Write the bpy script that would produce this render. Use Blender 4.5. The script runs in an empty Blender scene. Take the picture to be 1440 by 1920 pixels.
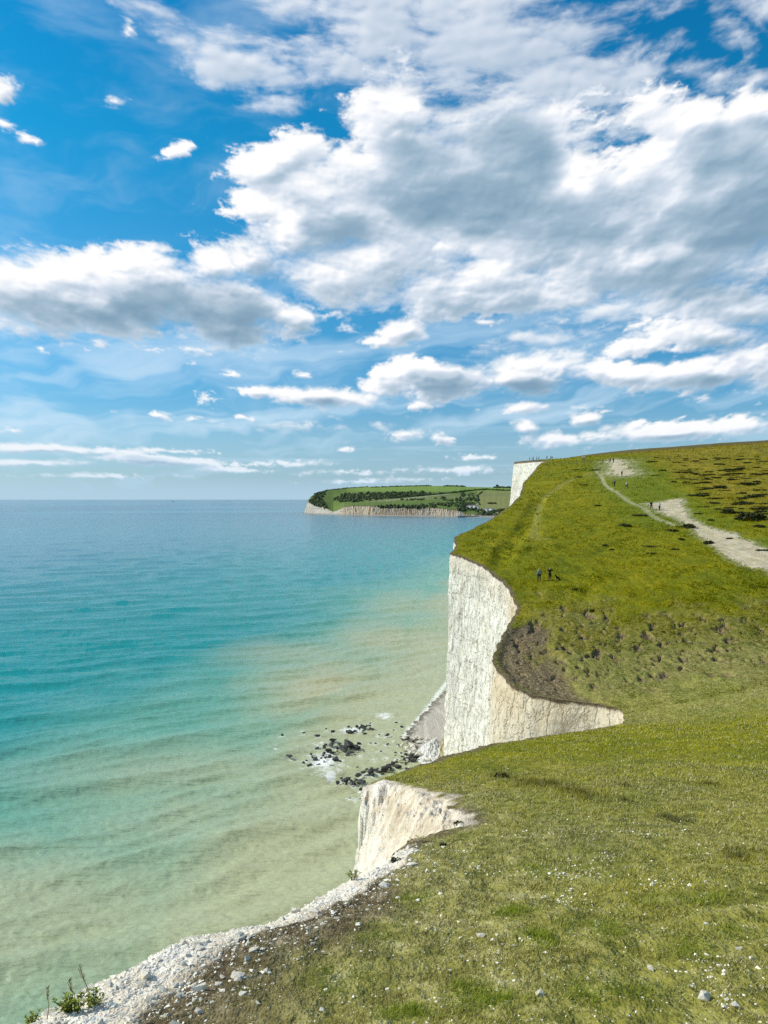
import bpy, bmesh, math, random, os
import numpy as np
from mathutils import Vector, Matrix

random.seed(7)
RNG = np.random.default_rng(11)
SC = bpy.context.scene
COL = SC.collection
R = math.radians

# ------------------------------------------------------------------ camera
EYE = 47.0                      # eye height above the sea (m)
F = 1423.0                      # focal length in pixels of the 1440x1920 photograph
PITCH = math.atan(24.0 / F)     # the horizon lies a little above the middle
cam_d = bpy.data.cameras.new('camera')
cam = bpy.data.objects.new('camera', cam_d)
COL.objects.link(cam)
cam.location = (0, 0, EYE)
cam.rotation_euler = (math.pi / 2 - PITCH, 0, 0)
cam_d.sensor_fit = 'VERTICAL'
cam_d.sensor_height = 36.0
cam_d.lens = 36.0 * F / 1920.0
cam_d.clip_start = 0.05
cam_d.clip_end = 200000
SC.camera = cam


def ray(u, v):
    """direction (x, 1, z) through a point of the photograph"""
    a, b = u - 720.0, v - 960.0
    y = F * math.cos(PITCH) - b * math.sin(PITCH)
    z = -F * math.sin(PITCH) - b * math.cos(PITCH)
    return a / y, z / y


# ------------------------------------------------------------------ node helpers
class NT:
    """terse builder for node trees"""
    def __init__(self, tree):
        self.t = tree
        self.n = tree.nodes
        self.l = tree.links

    def new(self, kind, **kw):
        nd = self.n.new(kind)
        for k, v in kw.items():
            setattr(nd, k, v)
        return nd

    def put(self, sock, val):
        if val is None:
            return
        if isinstance(val, bpy.types.NodeSocket):
            self.l.new(val, sock)
        else:
            if sock.type == 'RGBA' and len(val) == 3:
                val = (*val, 1)
            sock.default_value = val

    def m(self, op, a, b=None, c=None, clamp=False):
        nd = self.new('ShaderNodeMath', operation=op, use_clamp=clamp)
        for i, x in enumerate((a, b, c)):
            self.put(nd.inputs[i], x)
        return nd.outputs[0]

    def vm(self, op, a, b=None, scale=None):
        nd = self.new('ShaderNodeVectorMath', operation=op)
        self.put(nd.inputs[0], a)
        self.put(nd.inputs[1], b)
        if scale is not None:
            self.put(nd.inputs['Scale'], scale)
        return nd.outputs['Value'] if op in ('LENGTH', 'DOT_PRODUCT', 'DISTANCE') else nd.outputs['Vector']

    def xyz(self, x, y, z=0.0):
        nd = self.new('ShaderNodeCombineXYZ')
        for i, q in enumerate((x, y, z)):
            self.put(nd.inputs[i], q)
        return nd.outputs[0]

    def sep(self, v):
        nd = self.new('ShaderNodeSeparateXYZ')
        self.put(nd.inputs[0], v)
        return nd.outputs

    def noise(self, vec, scale, detail=4.0, rough=0.55, lac=2.0, dist=0.0, color=False, dim='3D'):
        nd = self.new('ShaderNodeTexNoise', noise_dimensions=dim)
        self.put(nd.inputs['Vector'], vec)
        nd.inputs['Scale'].default_value = scale
        nd.inputs['Detail'].default_value = detail
        nd.inputs['Roughness'].default_value = rough
        nd.inputs['Lacunarity'].default_value = lac
        nd.inputs['Distortion'].default_value = dist
        return nd.outputs['Color' if color else 'Fac']

    def voro(self, vec, scale, feature='F1', out='Distance', rand=1.0):
        nd = self.new('ShaderNodeTexVoronoi', feature=feature)
        self.put(nd.inputs['Vector'], vec)
        nd.inputs['Scale'].default_value = scale
        nd.inputs['Randomness'].default_value = rand
        return nd.outputs[out]

    def sm(self, x, lo, hi, o0=0.0, o1=1.0):
        """smoothstep of x between lo and hi"""
        nd = self.new('ShaderNodeMapRange', interpolation_type='SMOOTHSTEP')
        self.put(nd.inputs['Value'], x)
        for i, q in enumerate((lo, hi, o0, o1)):
            self.put(nd.inputs[i + 1], q)
        return nd.outputs[0]

    def lin(self, x, lo, hi, o0=0.0, o1=1.0, clamp=True):
        nd = self.new('ShaderNodeMapRange', clamp=clamp)
        self.put(nd.inputs['Value'], x)
        for i, q in enumerate((lo, hi, o0, o1)):
            self.put(nd.inputs[i + 1], q)
        return nd.outputs[0]

    def mix(self, fac, a, b, mode='MIX'):
        nd = self.new('ShaderNodeMix', data_type='RGBA', blend_type=mode)
        self.put(nd.inputs['Factor'], fac)
        self.put(nd.inputs[6], a)
        self.put(nd.inputs[7], b)
        return nd.outputs[2]

    def ramp(self, x, stops, interp='LINEAR'):
        nd = self.new('ShaderNodeValToRGB')
        cr = nd.color_ramp
        cr.interpolation = interp
        while len(cr.elements) < len(stops):
            cr.elements.new(0.5)
        for e, (p, c) in zip(cr.elements, stops):
            e.position = p
            e.color = (*c, 1)
        self.put(nd.inputs[0], x)
        return nd.outputs[0]

    def mapping(self, vec, loc=(0, 0, 0), rot=(0, 0, 0), scale=(1, 1, 1), kind='POINT'):
        nd = self.new('ShaderNodeMapping', vector_type=kind)
        self.put(nd.inputs[0], vec)
        nd.inputs[1].default_value = loc
        nd.inputs[2].default_value = rot
        nd.inputs[3].default_value = scale
        return nd.outputs[0]

    def attr(self, name, out='Fac'):
        nd = self.new('ShaderNodeAttribute', attribute_name=name)
        return nd.outputs[out]


# ------------------------------------------------------------------ sun and sky
SUN_AZ = R(-78)                 # azimuth of the sun measured from +Y towards +X
SUN_EL = R(34)
SUN_DIR = Vector((math.sin(SUN_AZ) * math.cos(SUN_EL), math.cos(SUN_AZ) * math.cos(SUN_EL), math.sin(SUN_EL)))
sun_d = bpy.data.lights.new('sun', 'SUN')
sun_d.energy = 4.2
sun_d.angle = R(0.53)
sun_d.color = (1.0, 0.93, 0.80)
sun = bpy.data.objects.new('sun', sun_d)
COL.objects.link(sun)
sun.rotation_euler = SUN_DIR.to_track_quat('Z', 'Y').to_euler()
sun.location = (-60, 20, 140)

SKY_STRENGTH = 0.1


def sky_xy(u, v):
    x, z = ray(u, v)
    return math.atan(x), z / math.sqrt(1 + x * x)


# ------------------------------------------------------------------ array noise
def _hash(ix, iy, iz, seed):
    h = (ix.astype(np.uint32) * np.uint32(374761393) + iy.astype(np.uint32) * np.uint32(668265263)
         + iz.astype(np.uint32) * np.uint32(2147483647 - 58) + np.uint32(seed * 974711 & 0xffffffff))
    h = (h ^ (h >> np.uint32(13))) * np.uint32(1274126177)
    h = (h ^ (h >> np.uint32(16))) * np.uint32(2246822519)
    return h ^ (h >> np.uint32(15))


def _u01(h):
    return (h & np.uint32(0xffffff)).astype(np.float32) / np.float32(16777216.0)


def perlin2(x, y, seed=0):
    """gradient noise, roughly -1..1"""
    x = np.asarray(x, np.float32); y = np.asarray(y, np.float32)
    xi = np.floor(x); yi = np.floor(y)
    fx = x - xi; fy = y - yi
    ix = xi.astype(np.int64); iy = yi.astype(np.int64)
    z = np.zeros((), np.int64)
    u = fx * fx * fx * (fx * (fx * 6 - 15) + 10)
    v = fy * fy * fy * (fy * (fy * 6 - 15) + 10)
    r = []
    for dy in (0, 1):
        for dx in (0, 1):
            a = _u01(_hash(ix + dx, iy + dy, z, seed)) * np.float32(2 * math.pi)
            r.append(np.cos(a) * (fx - dx) + np.sin(a) * (fy - dy))
    a = r[0] + u * (r[1] - r[0]); b = r[2] + u * (r[3] - r[2])
    return (a + v * (b - a)) * np.float32(1.5)


def fbm2(x, y, octaves=5, gain=0.5, lac=2.03, seed=0):
    s = 0.0; a = 1.0; tot = 0.0
    for o in range(octaves):
        s = s + a * perlin2(x, y, seed + o * 17)
        tot += a; a *= gain
        x = x * lac + 5.3; y = y * lac + 1.7
    return s / tot


def worley2(x, y, seed=0):
    x = np.asarray(x, np.float32); y = np.asarray(y, np.float32)
    xi = np.floor(x); yi = np.floor(y)
    fx = x - xi; fy = y - yi
    ix = xi.astype(np.int64); iy = yi.astype(np.int64)
    z = np.zeros((), np.int64)
    best = np.full(np.broadcast(x, y).shape, 9.0, np.float32)
    for dy in (-1, 0, 1):
        for dx in (-1, 0, 1):
            h = _hash(ix + dx, iy + dy, z, seed)
            px = dx + _u01(h) - fx
            py = dy + _u01(h * np.uint32(747796405) + np.uint32(3)) - fy
            best = np.minimum(best, px * px + py * py)
    return np.sqrt(best)


def sstep(x, a, b):
    t = np.clip((x - a) / (b - a), 0, 1)
    return t * t * (3 - 2 * t)


def lerp(a, b, t):
    return a + (b - a) * t


def box(a, n):
    """separable box blur, run twice"""
    for _ in range(2):
        for ax in (0, 1):
            p = [(0, 0), (0, 0)]; p[ax] = (n + 1, n)
            c = np.cumsum(np.pad(a, p, mode='edge'), axis=ax, dtype=np.float64)
            k = 2 * n + 1
            a = ((c[k:] - c[:-k]) if ax == 0 else (c[:, k:] - c[:, :-k])) / k
    return a.astype(np.float32)


def shift(a, dx, dy):
    """value found dx columns right / dy rows up of each cell (rows run upward)"""
    h, w = a.shape
    yy = np.clip(np.arange(h) + dy, 0, h - 1); xx = np.clip(np.arange(w) + dx, 0, w - 1)
    return a[yy][:, xx]


# ------------------------------------------------------------------ clouds, computed over azimuth and elevation
# u, v, half width, half height, tilt, weight (angles given in the photograph's units)
CUMULUS = [
    (860, 330, 420, 200, -12, 1.15), (1010, 420, 460, 180, 0, 1.2), (640, 400, 270, 160, 10, 1.05), (740, 240, 150, 160, 30, 0.95),
    (1330, 390, 280, 240, 0, 1.25), (1180, 490, 420, 130, 0, 1.15), (520, 300, 190, 62, -16, 0.95),
    (960, 530, 340, 84, 4, 0.95), (490, 400, 120, 52, 20, 0.85), (480, 490, 110, 70, 0, 0.85),
    (640, 520, 190, 80, 0, 1.0), (700, 480, 240, 110, 0, 1.05), (560, 460, 160, 90, 0, 0.95), (900, 555, 300, 62, 0, 0.95), (1180, 430, 260, 130, 0, 1.1), (335, 283, 80, 24, -14, 0.72),
    (1300, 240, 190, 90, 0, 1.0), (1410, 220, 140, 90, 0, 1.0), (1330, 570, 270, 66, 0, 1.0), (1330, 630, 240, 52, 4, 0.95),
    (200, 565, 360, 105, 0, 1.25), (70, 540, 240, 95, 0, 1.15), (420, 585, 210, 90, 0, 1.15), (405, 500, 100, 72, 0, 1.0),
    (230, 500, 190, 64, 0, 1.0), (550, 605, 82, 52, 10, 0.95), (185, 648, 70, 24, 0, 0.62),
    (8, 178, 42, 34, 0, 0.9), (10, 240, 32, 18, 30, 0.7), (56, 270, 42, 18, 15, 0.75), (225, 198, 46, 20, 14, 0.7), (250, 62, 34, 24, 50, 0.72),
    (755, 620, 80, 44, -30, 0.95), (705, 642, 54, 18, 0, 0.8), (800, 580, 66, 46, 0, 0.8), (655, 612, 40, 24, 20, 0.62), (638, 662, 22, 10, 0, 0.75),
    (905, 607, 38, 12, 0, 0.75), (568, 703, 38, 11, 12, 0.82), (442, 704, 38, 13, 14, 0.66), (385, 750, 40, 26, 0, 0.5),
    (830, 712, 160, 62, 6, 1.15), (730, 716, 90, 56, 0, 0.95), (600, 748, 190, 32, 3, 1.0), (475, 738, 60, 24, 0, 0.9),
    (980, 715, 105, 52, 6, 1.15), (1010, 685, 160, 42, -6, 0.95), (1160, 700, 190, 40, 2, 0.95), (1320, 705, 200, 52, 0, 1.05), (1420, 685, 170, 70, 0, 1.0),
    (1220, 645, 190, 32, -8, 0.85), (800, 762, 70, 15, 0, 0.6), (975, 768, 70, 19, 0, 0.95), (895, 772, 15, 9, 0, 0.6), (1098, 785, 58, 25, -4, 1.0),
    (765, 816, 58, 22, 0, 1.0), (824, 824, 38, 17, 28, 0.9), (650, 843, 34, 9, 0, 0.7), (300, 780, 44, 14, 6, 0.8), (362, 785, 30, 10, 0, 0.7), (210, 773, 16, 8, 0, 0.6), (460, 784, 36, 9, 6, 0.65),
    (985, 804, 44, 24, 15, 0.95), (1040, 826, 130, 28, 0, 0.85), (1250, 810, 210, 32, -2, 1.05), (1390, 798, 130, 28, 0, 1.0), (1130, 822, 100, 24, 0, 0.85),
    (20, 808, 40, 9, 4, 0.7),
    (80, 842, 300, 15, 2, 1.1), (300, 864, 210, 14, 3, 1.1), (60, 868, 170, 12, 0, 0.95), (420, 880, 150, 10, 2, 0.85), (560, 870, 140, 11, 0, 0.75), (180, 893, 270, 9, 0, 0.75), (330, 846, 120, 8, 3, 0.8), (700, 905, 200, 7, 0, 0.6),
    (640, 886, 150, 12, 0, 0.75), (850, 882, 170, 14, 0, 0.8), (900, 858, 110, 12, 0, 0.7), (760, 900, 160, 8, 0, 0.7),
]
TORN = [
    (470, 130, 210, 66, 16, 1.0), (360, 95, 110, 46, 35, 0.8), (600, 60, 240, 90, 20, 0.75), (300, 20, 140, 50, 30, 0.7),
    (530, 205, 120, 34, 0, 0.7), (900, 80, 360, 170, 10, 1.2), (720, 70, 220, 150, 0, 1.1), (1040, 170, 260, 130, 0, 1.2), (640, 130, 180, 90, 0, 0.8), (1180, 110, 160, 70, -25, 0.8),
    (1190, 220, 150, 80, 0, 0.9), (1370, 60, 130, 50, 60, 0.7), (1430, 20, 90, 80, 0, 0.75), (1240, 30, 160, 40, -20, 0.5), (1340, 150, 160, 50, 0, 0.6), (1060, 30, 140, 60, 0, 0.55),
    (1140, 590, 200, 44, -4, 0.75), (1000, 640, 200, 30, -8, 0.6), (700, 560, 120, 36, 0, 0.6), (600, 800, 300, 20, 0, 0.4), (380, 640, 200, 40, 0, 0.2),
]
CORES = [
    (960, 260, 150, 90, 30, 1.0), (830, 310, 200, 90, 0, 0.9), (640, 440, 90, 55, 0, 0.8), (860, 385, 270, 80, 6, 0.9),
    (1120, 400, 190, 100, -10, 0.8), (1370, 300, 170, 100, 0, 0.8), (1360, 420, 210, 90, 0, 1.0), (1180, 520, 260, 50, 0, 0.45), (1360, 545, 180, 40, 0, 0.8),
    (350, 580, 270, 70, 0, 0.85), (150, 590, 210, 50, 4, 0.6), (480, 612, 150, 52, 0, 0.85), (280, 548, 220, 36, 10, 0.7), (500, 520, 50, 36, 40, 0.8),
    (845, 722, 110, 34, 8, 1.2), (985, 735, 90, 34, 0, 1.3), (600, 757, 90, 14, 0, 0.8), (1290, 722, 110, 24, 0, 0.9), (1340, 655, 170, 28, 0, 0.5),
    (775, 824, 36, 10, 0, 1.0), (832, 830, 26, 9, 20, 0.9), (1000, 816, 26, 12, 10, 0.9), (1300, 826, 190, 14, 0, 0.9), (775, 638, 36, 20, 0, 0.6),
    (140, 853, 240, 8, 2, 1.1), (300, 872, 180, 8, 3, 1.1), (60, 880, 200, 8, 0, 0.7), (1105, 795, 40, 9, 0, 0.6),
]
# brighter breaks inside the masses
LIT = [
    (1075, 315, 60, 70, 0, 1.0), (790, 180, 70, 60, 0, 0.9), (1250, 455, 120, 40, -8, 0.9), (930, 480, 160, 40, 0, 0.8), (1060, 520, 120, 40, 0, 0.8), (1190, 330, 60, 70, 30, 0.7), (700, 420, 60, 40, 0, 0.5),
    (520, 430, 120, 70, 0, 0.7), (440, 500, 60, 40, 0, 0.9), (560, 590, 40, 30, 0, 0.9), (200, 520, 180, 30, 6, 0.8), (60, 500, 90, 30, 0, 0.7), (1330, 480, 90, 24, 0, 0.6), (1200, 600, 160, 30, 0, 0.7), (880, 300, 40, 40, 20, 0.4),
]
AZ_IN, TE_IN = 0.62, 0.78         # the finely sampled part of the sky
N_IN, N_OUT, M_IN, M_OUT = 1400, 200, 900, 100


def blob_field(U, V, lst, wx, wy, sub=1.0):
    acc = np.zeros(U.shape, np.float32)
    for (u, v, ru, rv, rot, w) in lst:
        # only look where the blob can reach
        reach = max(ru, rv) * 1.5 + 60
        rows = np.where(np.abs(V[:, U.shape[1] // 2] - v) < reach)[0]
        cols = np.where(np.abs(U[0] - u) < reach)[0]
        if len(rows) == 0 or len(cols) == 0:
            continue
        s = np.s_[rows[0]:rows[-1] + 1, cols[0]:cols[-1] + 1]
        k = min(1.0, max(0.16, rv / 70.0))
        du = U[s] + wx[s] * k - u; dv = V[s] + wy[s] * k - v
        c, n = math.cos(R(rot)), math.sin(R(rot))
        a = (du * c + dv * n) / ru; b = (-du * n + dv * c) / rv
        val = w * (1 - np.sqrt(a * a + b * b))
        acc[s] = np.maximum(acc[s], val)
    return acc


def cloud_map():
    az = np.concatenate([np.linspace(-math.pi, -AZ_IN, N_OUT, endpoint=False), np.linspace(-AZ_IN, AZ_IN, N_IN, endpoint=False), np.linspace(AZ_IN, math.pi, N_OUT)])
    te = np.concatenate([np.linspace(0.0, TE_IN, M_IN, endpoint=False), np.linspace(TE_IN, 8.0, M_OUT)])
    A, T = np.meshgrid(az.astype(np.float32), te.astype(np.float32))
    inside = slice(N_OUT, N_OUT + N_IN)
    ac = np.clip(A, -1.2, 1.2)
    U = 720 + F * np.tan(ac); V = 936 - F * T / np.cos(ac)
    s = T + 0.30
    qx = A / s; qy = 1.55 * np.log(s)
    size = np.clip(T / 0.33, 0.10, 1.0)
    w1x = fbm2(qx * 5, qy * 5, 3, seed=3); w1y = fbm2(qx * 5 + 9, qy * 5 + 4, 3, seed=5)
    w2x = fbm2(qx * 22, qy * 22, 5, 0.6, seed=13); w2y = fbm2(qx * 22 + 3, qy * 22 + 8, 5, 0.6, seed=15)
    WX = 38 * w1x + 30 * w2x; WY = 30 * w1y + 25 * w2y
    pn = fbm2(qx * 6.2, qy * 6.2, 8, 0.53, seed=21)
    # cauliflower detail
    puff = 0; amp = 1.0; tot = 0; fr = 9.0
    gx = qx + 0.03 * w2x; gy = qy + 0.03 * w2y
    for o in range(5):
        puff = puff + amp * (1 - worley2(gx * fr, gy * fr, seed=40 + o)); tot += amp
        amp *= 0.50; fr *= 2.05
    puff = puff / tot - 0.52
    wisp = fbm2(qx * 24 + 0.8 * w2x, qy * 30 + 0.8 * w2y, 7, 0.62, seed=27)
    cov = blob_field(U, V, CUMULUS, WX, WY)
    soft = blob_field(U, V, CUMULUS, WX * 0.6, WY * 0.6)
    tiny = sstep(box(cov, 14), 0.55, 0.15)
    dens = cov * lerp(1.2, 0.95, tiny) + 0.36 * pn + lerp(0.50, 0.25, tiny) * puff + 0.55 * tiny * wisp + 0.10 * wisp - lerp(0.28, 0.24, tiny)
    dens = np.where(cov > 0, dens, -0.3)
    outer = sstep(np.abs(A), 0.56, 0.75)
    outer = np.maximum(outer, sstep(T, 0.70, 0.9))
    loose = 1.5 * fbm2(qx * 1.6, qy * 1.6, 6, 0.55, seed=60) + 0.5 * puff - 0.05
    dens = np.maximum(dens, outer * loose - (1 - outer))
    torn = blob_field(U, V, TORN, WX * 1.3, WY * 1.3)
    rag = fbm2(qx * 8 + 0.6 * w1x, qy * 12 + 0.6 * w1y, 8, 0.62, seed=71)
    td = torn * 1.0 + 0.80 * rag + 0.30 * puff + 0.15 * wisp - 0.20
    td = np.where(torn > 0, td, -1)
    a_t = 0.90 * sstep(td, -0.05, 0.75)
    crisp = sstep(fbm2(qx * 3, qy * 3, 3, seed=33), -0.25, 0.25)
    a_c = sstep(dens, 0.0, lerp(0.66, 0.30, crisp))
    # light: the sun stands up and to the left of everything here
    D = np.clip(dens, 0, 1.3)
    acc = 0
    for st in (6, 14, 26, 42, 62, 90, 120):
        acc = acc + shift(box(D, max(1, st // 4)), -int(st * 0.55), int(st * 0.83))
    acc = acc / 7
    rel = 0
    for n, st, g in ((1, 4, 1.5), (2, 8, 1.1), (5, 18, 0.8), (11, 36, 0.6)):
        q = box(D + 0.3 * puff, n)
        rel = rel + g * (q - shift(q, -int(st * 0.6), int(st * 0.8)))
    rel = np.clip(rel, -0.7, 0.7)
    core = box(blob_field(U, V, CORES, WX * 1.3, WY * 1.3), 4)
    mott = fbm2(qx * 5 + 0.3 * w1x, qy * 7 + 0.3 * w1y, 6, 0.5, seed=90)
    body = sstep(box(D, 3), 0.05, 0.75)
    dk = body * (0.14 + 0.62 * np.sqrt(np.clip(core, 0, 1) + 1e-4) * sstep(core, 0.0, 0.5) + 0.20 * sstep(acc, 0.2, 0.9) + 0.24 * mott) - 0.50 * rel
    glow = box(blob_field(U, V, LIT, WX * 1.5, WY * 1.5), 3)
    dk = dk - 0.45 * np.clip(glow, 0, 1) + 0.14 * body * fbm2(qx * 10 + 0.5 * w1x, qy * 13 + 0.5 * w1y, 5, 0.6, seed=97)
    dk = np.clip(dk + 0.13, 0, None)
    dk = 1.16 * dk / (1 + 0.30 * dk * dk)
    dk = dk + 0.10 * (fbm2(qx * 14, qy * 17, 5, 0.6, seed=95)) * body
    tq = box(np.clip(td, -0.2, 1), 3)
    dt = np.clip(0.20 + 0.20 * sstep(td, 0.2, 0.9) - 0.7 * (tq - shift(tq, -5, 7)) + 0.18 * mott, 0, 0.6)
    k = a_c / np.maximum(a_c + a_t * (1 - a_c), 1e-4)
    dk = dk * k + dt * (1 - k)
    stops = np.array([0, 0.16, 0.38, 0.66, 1.0])
    cols = np.array([(0.93, 0.93, 0.93), (0.78, 0.82, 0.88), (0.58, 0.66, 0.76), (0.37, 0.49, 0.60), (0.20, 0.33, 0.45)])
    rgb = np.stack([np.interp(dk, stops, cols[:, i]) for i in range(3)], -1)
    alpha = 1 - (1 - a_t) * (1 - a_c)
    # thin streaks of high cloud
    vs = fbm2(A * 2.2 + T * 0.9 + 0.25 * w1x, T * 22 - A * 3.4 + 0.5 * w1y, 6, 0.55, seed=101)
    veil = sstep(vs, -0.25, 0.5) * sstep(T, 0.36, 0.14) * 0.62 + 0.26 * sstep(fbm2(A * 3 + T, T * 7 - A * 1.5 + 0.3 * w1x, 6, 0.6, seed=111), -0.15, 0.5) * sstep(A, 0.2, -0.2)
    bands = sstep(fbm2(A * 3.0 + 0.3 * w1x, T * 75, 5, 0.55, seed=117), -0.1, 0.45) * sstep(T, 0.13, 0.05) * 0.55
    veil = np.maximum(np.maximum(veil, bands), 0.42 * sstep(T, 0.14, 0.0))
    veil = np.maximum(veil, 0.80 * sstep(T, 0.055, 0.0))
    veil = veil * (1 - alpha)
    al = alpha + veil
    vc = np.array([0.62, 0.78, 0.91]) + (np.array([0.40, 0.60, 0.77]) - np.array([0.62, 0.78, 0.91])) * sstep(T, 0.10, 0.01)[..., None]
    rgb = (rgb * alpha[..., None] + vc * veil[..., None]) / np.maximum(al, 1e-4)[..., None]
    # far cloud melts into the pale air over the horizon
    k = (0.62 * sstep(T, 0.11, 0.0))[..., None]
    rgb = rgb * (1 - k) + np.array([0.46, 0.65, 0.82]) * k
    return np.concatenate([rgb, al[..., None]], -1).astype(np.float32)



def build_world():
    w = bpy.data.worlds.new('World')
    SC.world = w
    w.use_nodes = True
    t = NT(w.node_tree)
    t.n.clear()
    out = t.new('ShaderNodeOutputWorld')
    bg = t.new('ShaderNodeBackground')
    bg.inputs['Strength'].default_value = SKY_STRENGTH
    t.l.new(bg.outputs[0], out.inputs[0])
    sky = t.new('ShaderNodeTexSky', sky_type='NISHITA')
    sky.sun_disc = False
    sky.sun_elevation = SUN_EL
    sky.sun_rotation = SUN_AZ
    sky.altitude = 50
    sky.air_density = 1.0
    sky.dust_density = 0.6
    sky.ozone_density = 2.0
    d = t.vm('NORMALIZE', t.new('ShaderNodeTexCoord').outputs['Generated'])
    X, Y, Z = t.sep(d)
    az = t.m('ARCTAN2', X, Y)
    hor = t.m('SQRT', t.m('ADD', t.m('MULTIPLY', X, X), t.m('MULTIPLY', Y, Y)))
    el = t.m('DIVIDE', Z, t.m('MAXIMUM', hor, 0.02))
    # the computed cloud layer, laid over the clear sky by azimuth and elevation
    m = cloud_map()
    img = bpy.data.images.new('cloud_layer', m.shape[1], m.shape[0], alpha=True, float_buffer=True)
    img.colorspace_settings.name = 'Non-Color'
    img.alpha_mode = 'CHANNEL_PACKED'
    img.pixels.foreach_set(m.ravel())
    img.update()
    img.pack()
    n_all = N_IN + 2 * N_OUT
    f0, f1 = N_OUT / n_all, (N_OUT + N_IN) / n_all
    cu = t.m('ADD', t.lin(az, -AZ_IN, AZ_IN, f0, f1), t.m('ADD', t.lin(az, -math.pi, -AZ_IN, -f0, 0.0), t.lin(az, AZ_IN, math.pi, 0.0, 1 - f1)))
    g0 = M_IN / (M_IN + M_OUT)
    cv = t.m('ADD', t.lin(el, 0.0, TE_IN, 0.0, g0), t.lin(el, TE_IN, 8.0, 0.0, 1 - g0))
    tex = t.new('ShaderNodeTexImage', interpolation='Cubic', extension='EXTEND')
    tex.image = img
    t.put(tex.inputs[0], t.xyz(cu, cv))
    sk = t.vm('SCALE', sky.outputs[0], scale=SKY_STRENGTH)
    grade = t.ramp(t.lin(el, 0.0, 0.75), [(0.0, (0.50, 0.74, 1.02)), (0.08, (0.46, 0.78, 1.05)), (0.30, (0.26, 0.92, 1.18)), (0.6, (0.07, 1.02, 1.30)), (1.0, (0.015, 0.92, 1.36))])
    sk = t.vm('MULTIPLY', sk, grade)
    fin = t.mix(t.m('MULTIPLY', tex.outputs['Alpha'], t.sm(Z, -0.002, 0.0)), sk, tex.outputs['Color'])
    fin = t.vm('SCALE', fin, scale=1.0 / SKY_STRENGTH)
    t.l.new(fin, bg.inputs['Color'])
    w.cycles.sampling_method = 'MANUAL'
    w.cycles.sample_map_resolution = 1024


build_world()
SC.view_settings.view_transform = 'Standard'
SC.view_settings.look = 'None'
SC.view_settings.exposure = 0.12
SC.cycles.use_denoising = False
SC.cycles.sample_clamp_direct = 5.0
SC.view_settings.gamma = 1.0
SC.view_settings.use_curve_mapping = False
# ------------------------------------------------------------------ object helpers
def mesh_np(name, verts, faces, mats=None, smooth=True, attrs=None, mat_idx=None):
    """mesh from arrays; faces is an (n,3) or (n,4) index array"""
    me = bpy.data.meshes.new(name)
    verts = np.ascontiguousarray(verts, np.float32); faces = np.ascontiguousarray(faces, np.int32)
    n, k = faces.shape
    me.vertices.add(len(verts)); me.vertices.foreach_set('co', verts.ravel())
    me.loops.add(n * k); me.loops.foreach_set('vertex_index', faces.ravel())
    me.polygons.add(n); me.polygons.foreach_set('loop_start', np.arange(0, n * k, k, dtype=np.int32))
    me.polygons.foreach_set('use_smooth', np.full(n, smooth, bool))
    if mat_idx is not None:
        me.polygons.foreach_set('material_index', np.ascontiguousarray(mat_idx, np.int32))
    for m in mats or ():
        me.materials.append(m)
    for an, av in (attrs or {}).items():
        if av.ndim == 1:
            a = me.attributes.new(an, 'FLOAT', 'POINT'); a.data.foreach_set('value', np.ascontiguousarray(av, np.float32))
        else:
            c = np.ones((len(av), 4), np.float32); c[:, :av.shape[1]] = av
            a = me.attributes.new(an, 'FLOAT_COLOR', 'POINT'); a.data.foreach_set('color', c.ravel())
    me.update(calc_edges=True)
    return me


def link(name, me, parent=None):
    o = bpy.data.objects.new(name, me)
    COL.objects.link(o)
    if parent is not None:
        o.parent = parent
    return o


def tag(o, label=None, cat=None, group=None, kind=None):
    for k, v in (('label', label), ('category', cat), ('group', group), ('kind', kind)):
        if v:
            o[k] = v
    return o


def empty(name, loc, rz=0.0, **kw):
    o = bpy.data.objects.new(name, None)
    o.empty_display_size = 0.3
    COL.objects.link(o)
    o.location = loc
    o.rotation_euler = (0, 0, rz)
    return tag(o, **kw)


def copy_tree(src, loc, rz, scale=None):
    r = src.copy(); COL.objects.link(r)
    r.location = loc; r.rotation_euler = (0, 0, rz)
    if scale is not None:
        r.scale = scale
    for ch in src.children:
        c = ch.copy(); COL.objects.link(c); c.parent = r
        for g in ch.children:
            d = g.copy(); COL.objects.link(d); d.parent = c
    return r


def grid_faces(nr, nc):
    i = np.arange((nr - 1) * (nc - 1)); r = i // (nc - 1); c = i % (nc - 1)
    a = r * nc + c
    return np.stack([a, a + 1, a + nc + 1, a + nc], 1)


def material(name, rough=0.9, spec=0.2):
    m = bpy.data.materials.new(name); m.use_nodes = True
    t = NT(m.node_tree)
    b = m.node_tree.nodes['Principled BSDF']
    b.inputs['Roughness'].default_value = rough
    b.inputs['Specular IOR Level'].default_value = spec
    return m, t, b


def plain(name, col, rough=0.85, var=0.25, scale=6.0, bump=0.0):
    """one colour with a little mottling"""
    m, t, b = material(name, rough)
    p = t.new('ShaderNodeTexCoord').outputs['Object']
    n = t.noise(p, scale, 4)
    t.put(b.inputs['Base Color'], t.mix(n, [c * (1 - var) for c in col], [min(1, c * (1 + var)) for c in col]))
    if bump:
        bp = t.new('ShaderNodeBump'); bp.inputs['Distance'].default_value = bump
        t.put(bp.inputs['Height'], t.noise(p, scale * 3, 4)); t.l.new(bp.outputs[0], b.inputs['Normal'])
    return m


# ------------------------------------------------------------------ shape of the land (heights relative to the eye)
def smax(a, b, k):
    h = np.clip(0.5 + 0.5 * (a - b) / k, 0, 1)
    return b + (a - b) * h + k * h * (1 - h)


def z_near(X, Y):
    return np.where(Y >= 0, -1.6 - 0.28 * Y, -1.6 + 0.28 * 14 * (1 - np.exp(np.minimum(Y, 0) / 14))) + 0.04 * np.clip(X, -20, 90)


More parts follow.
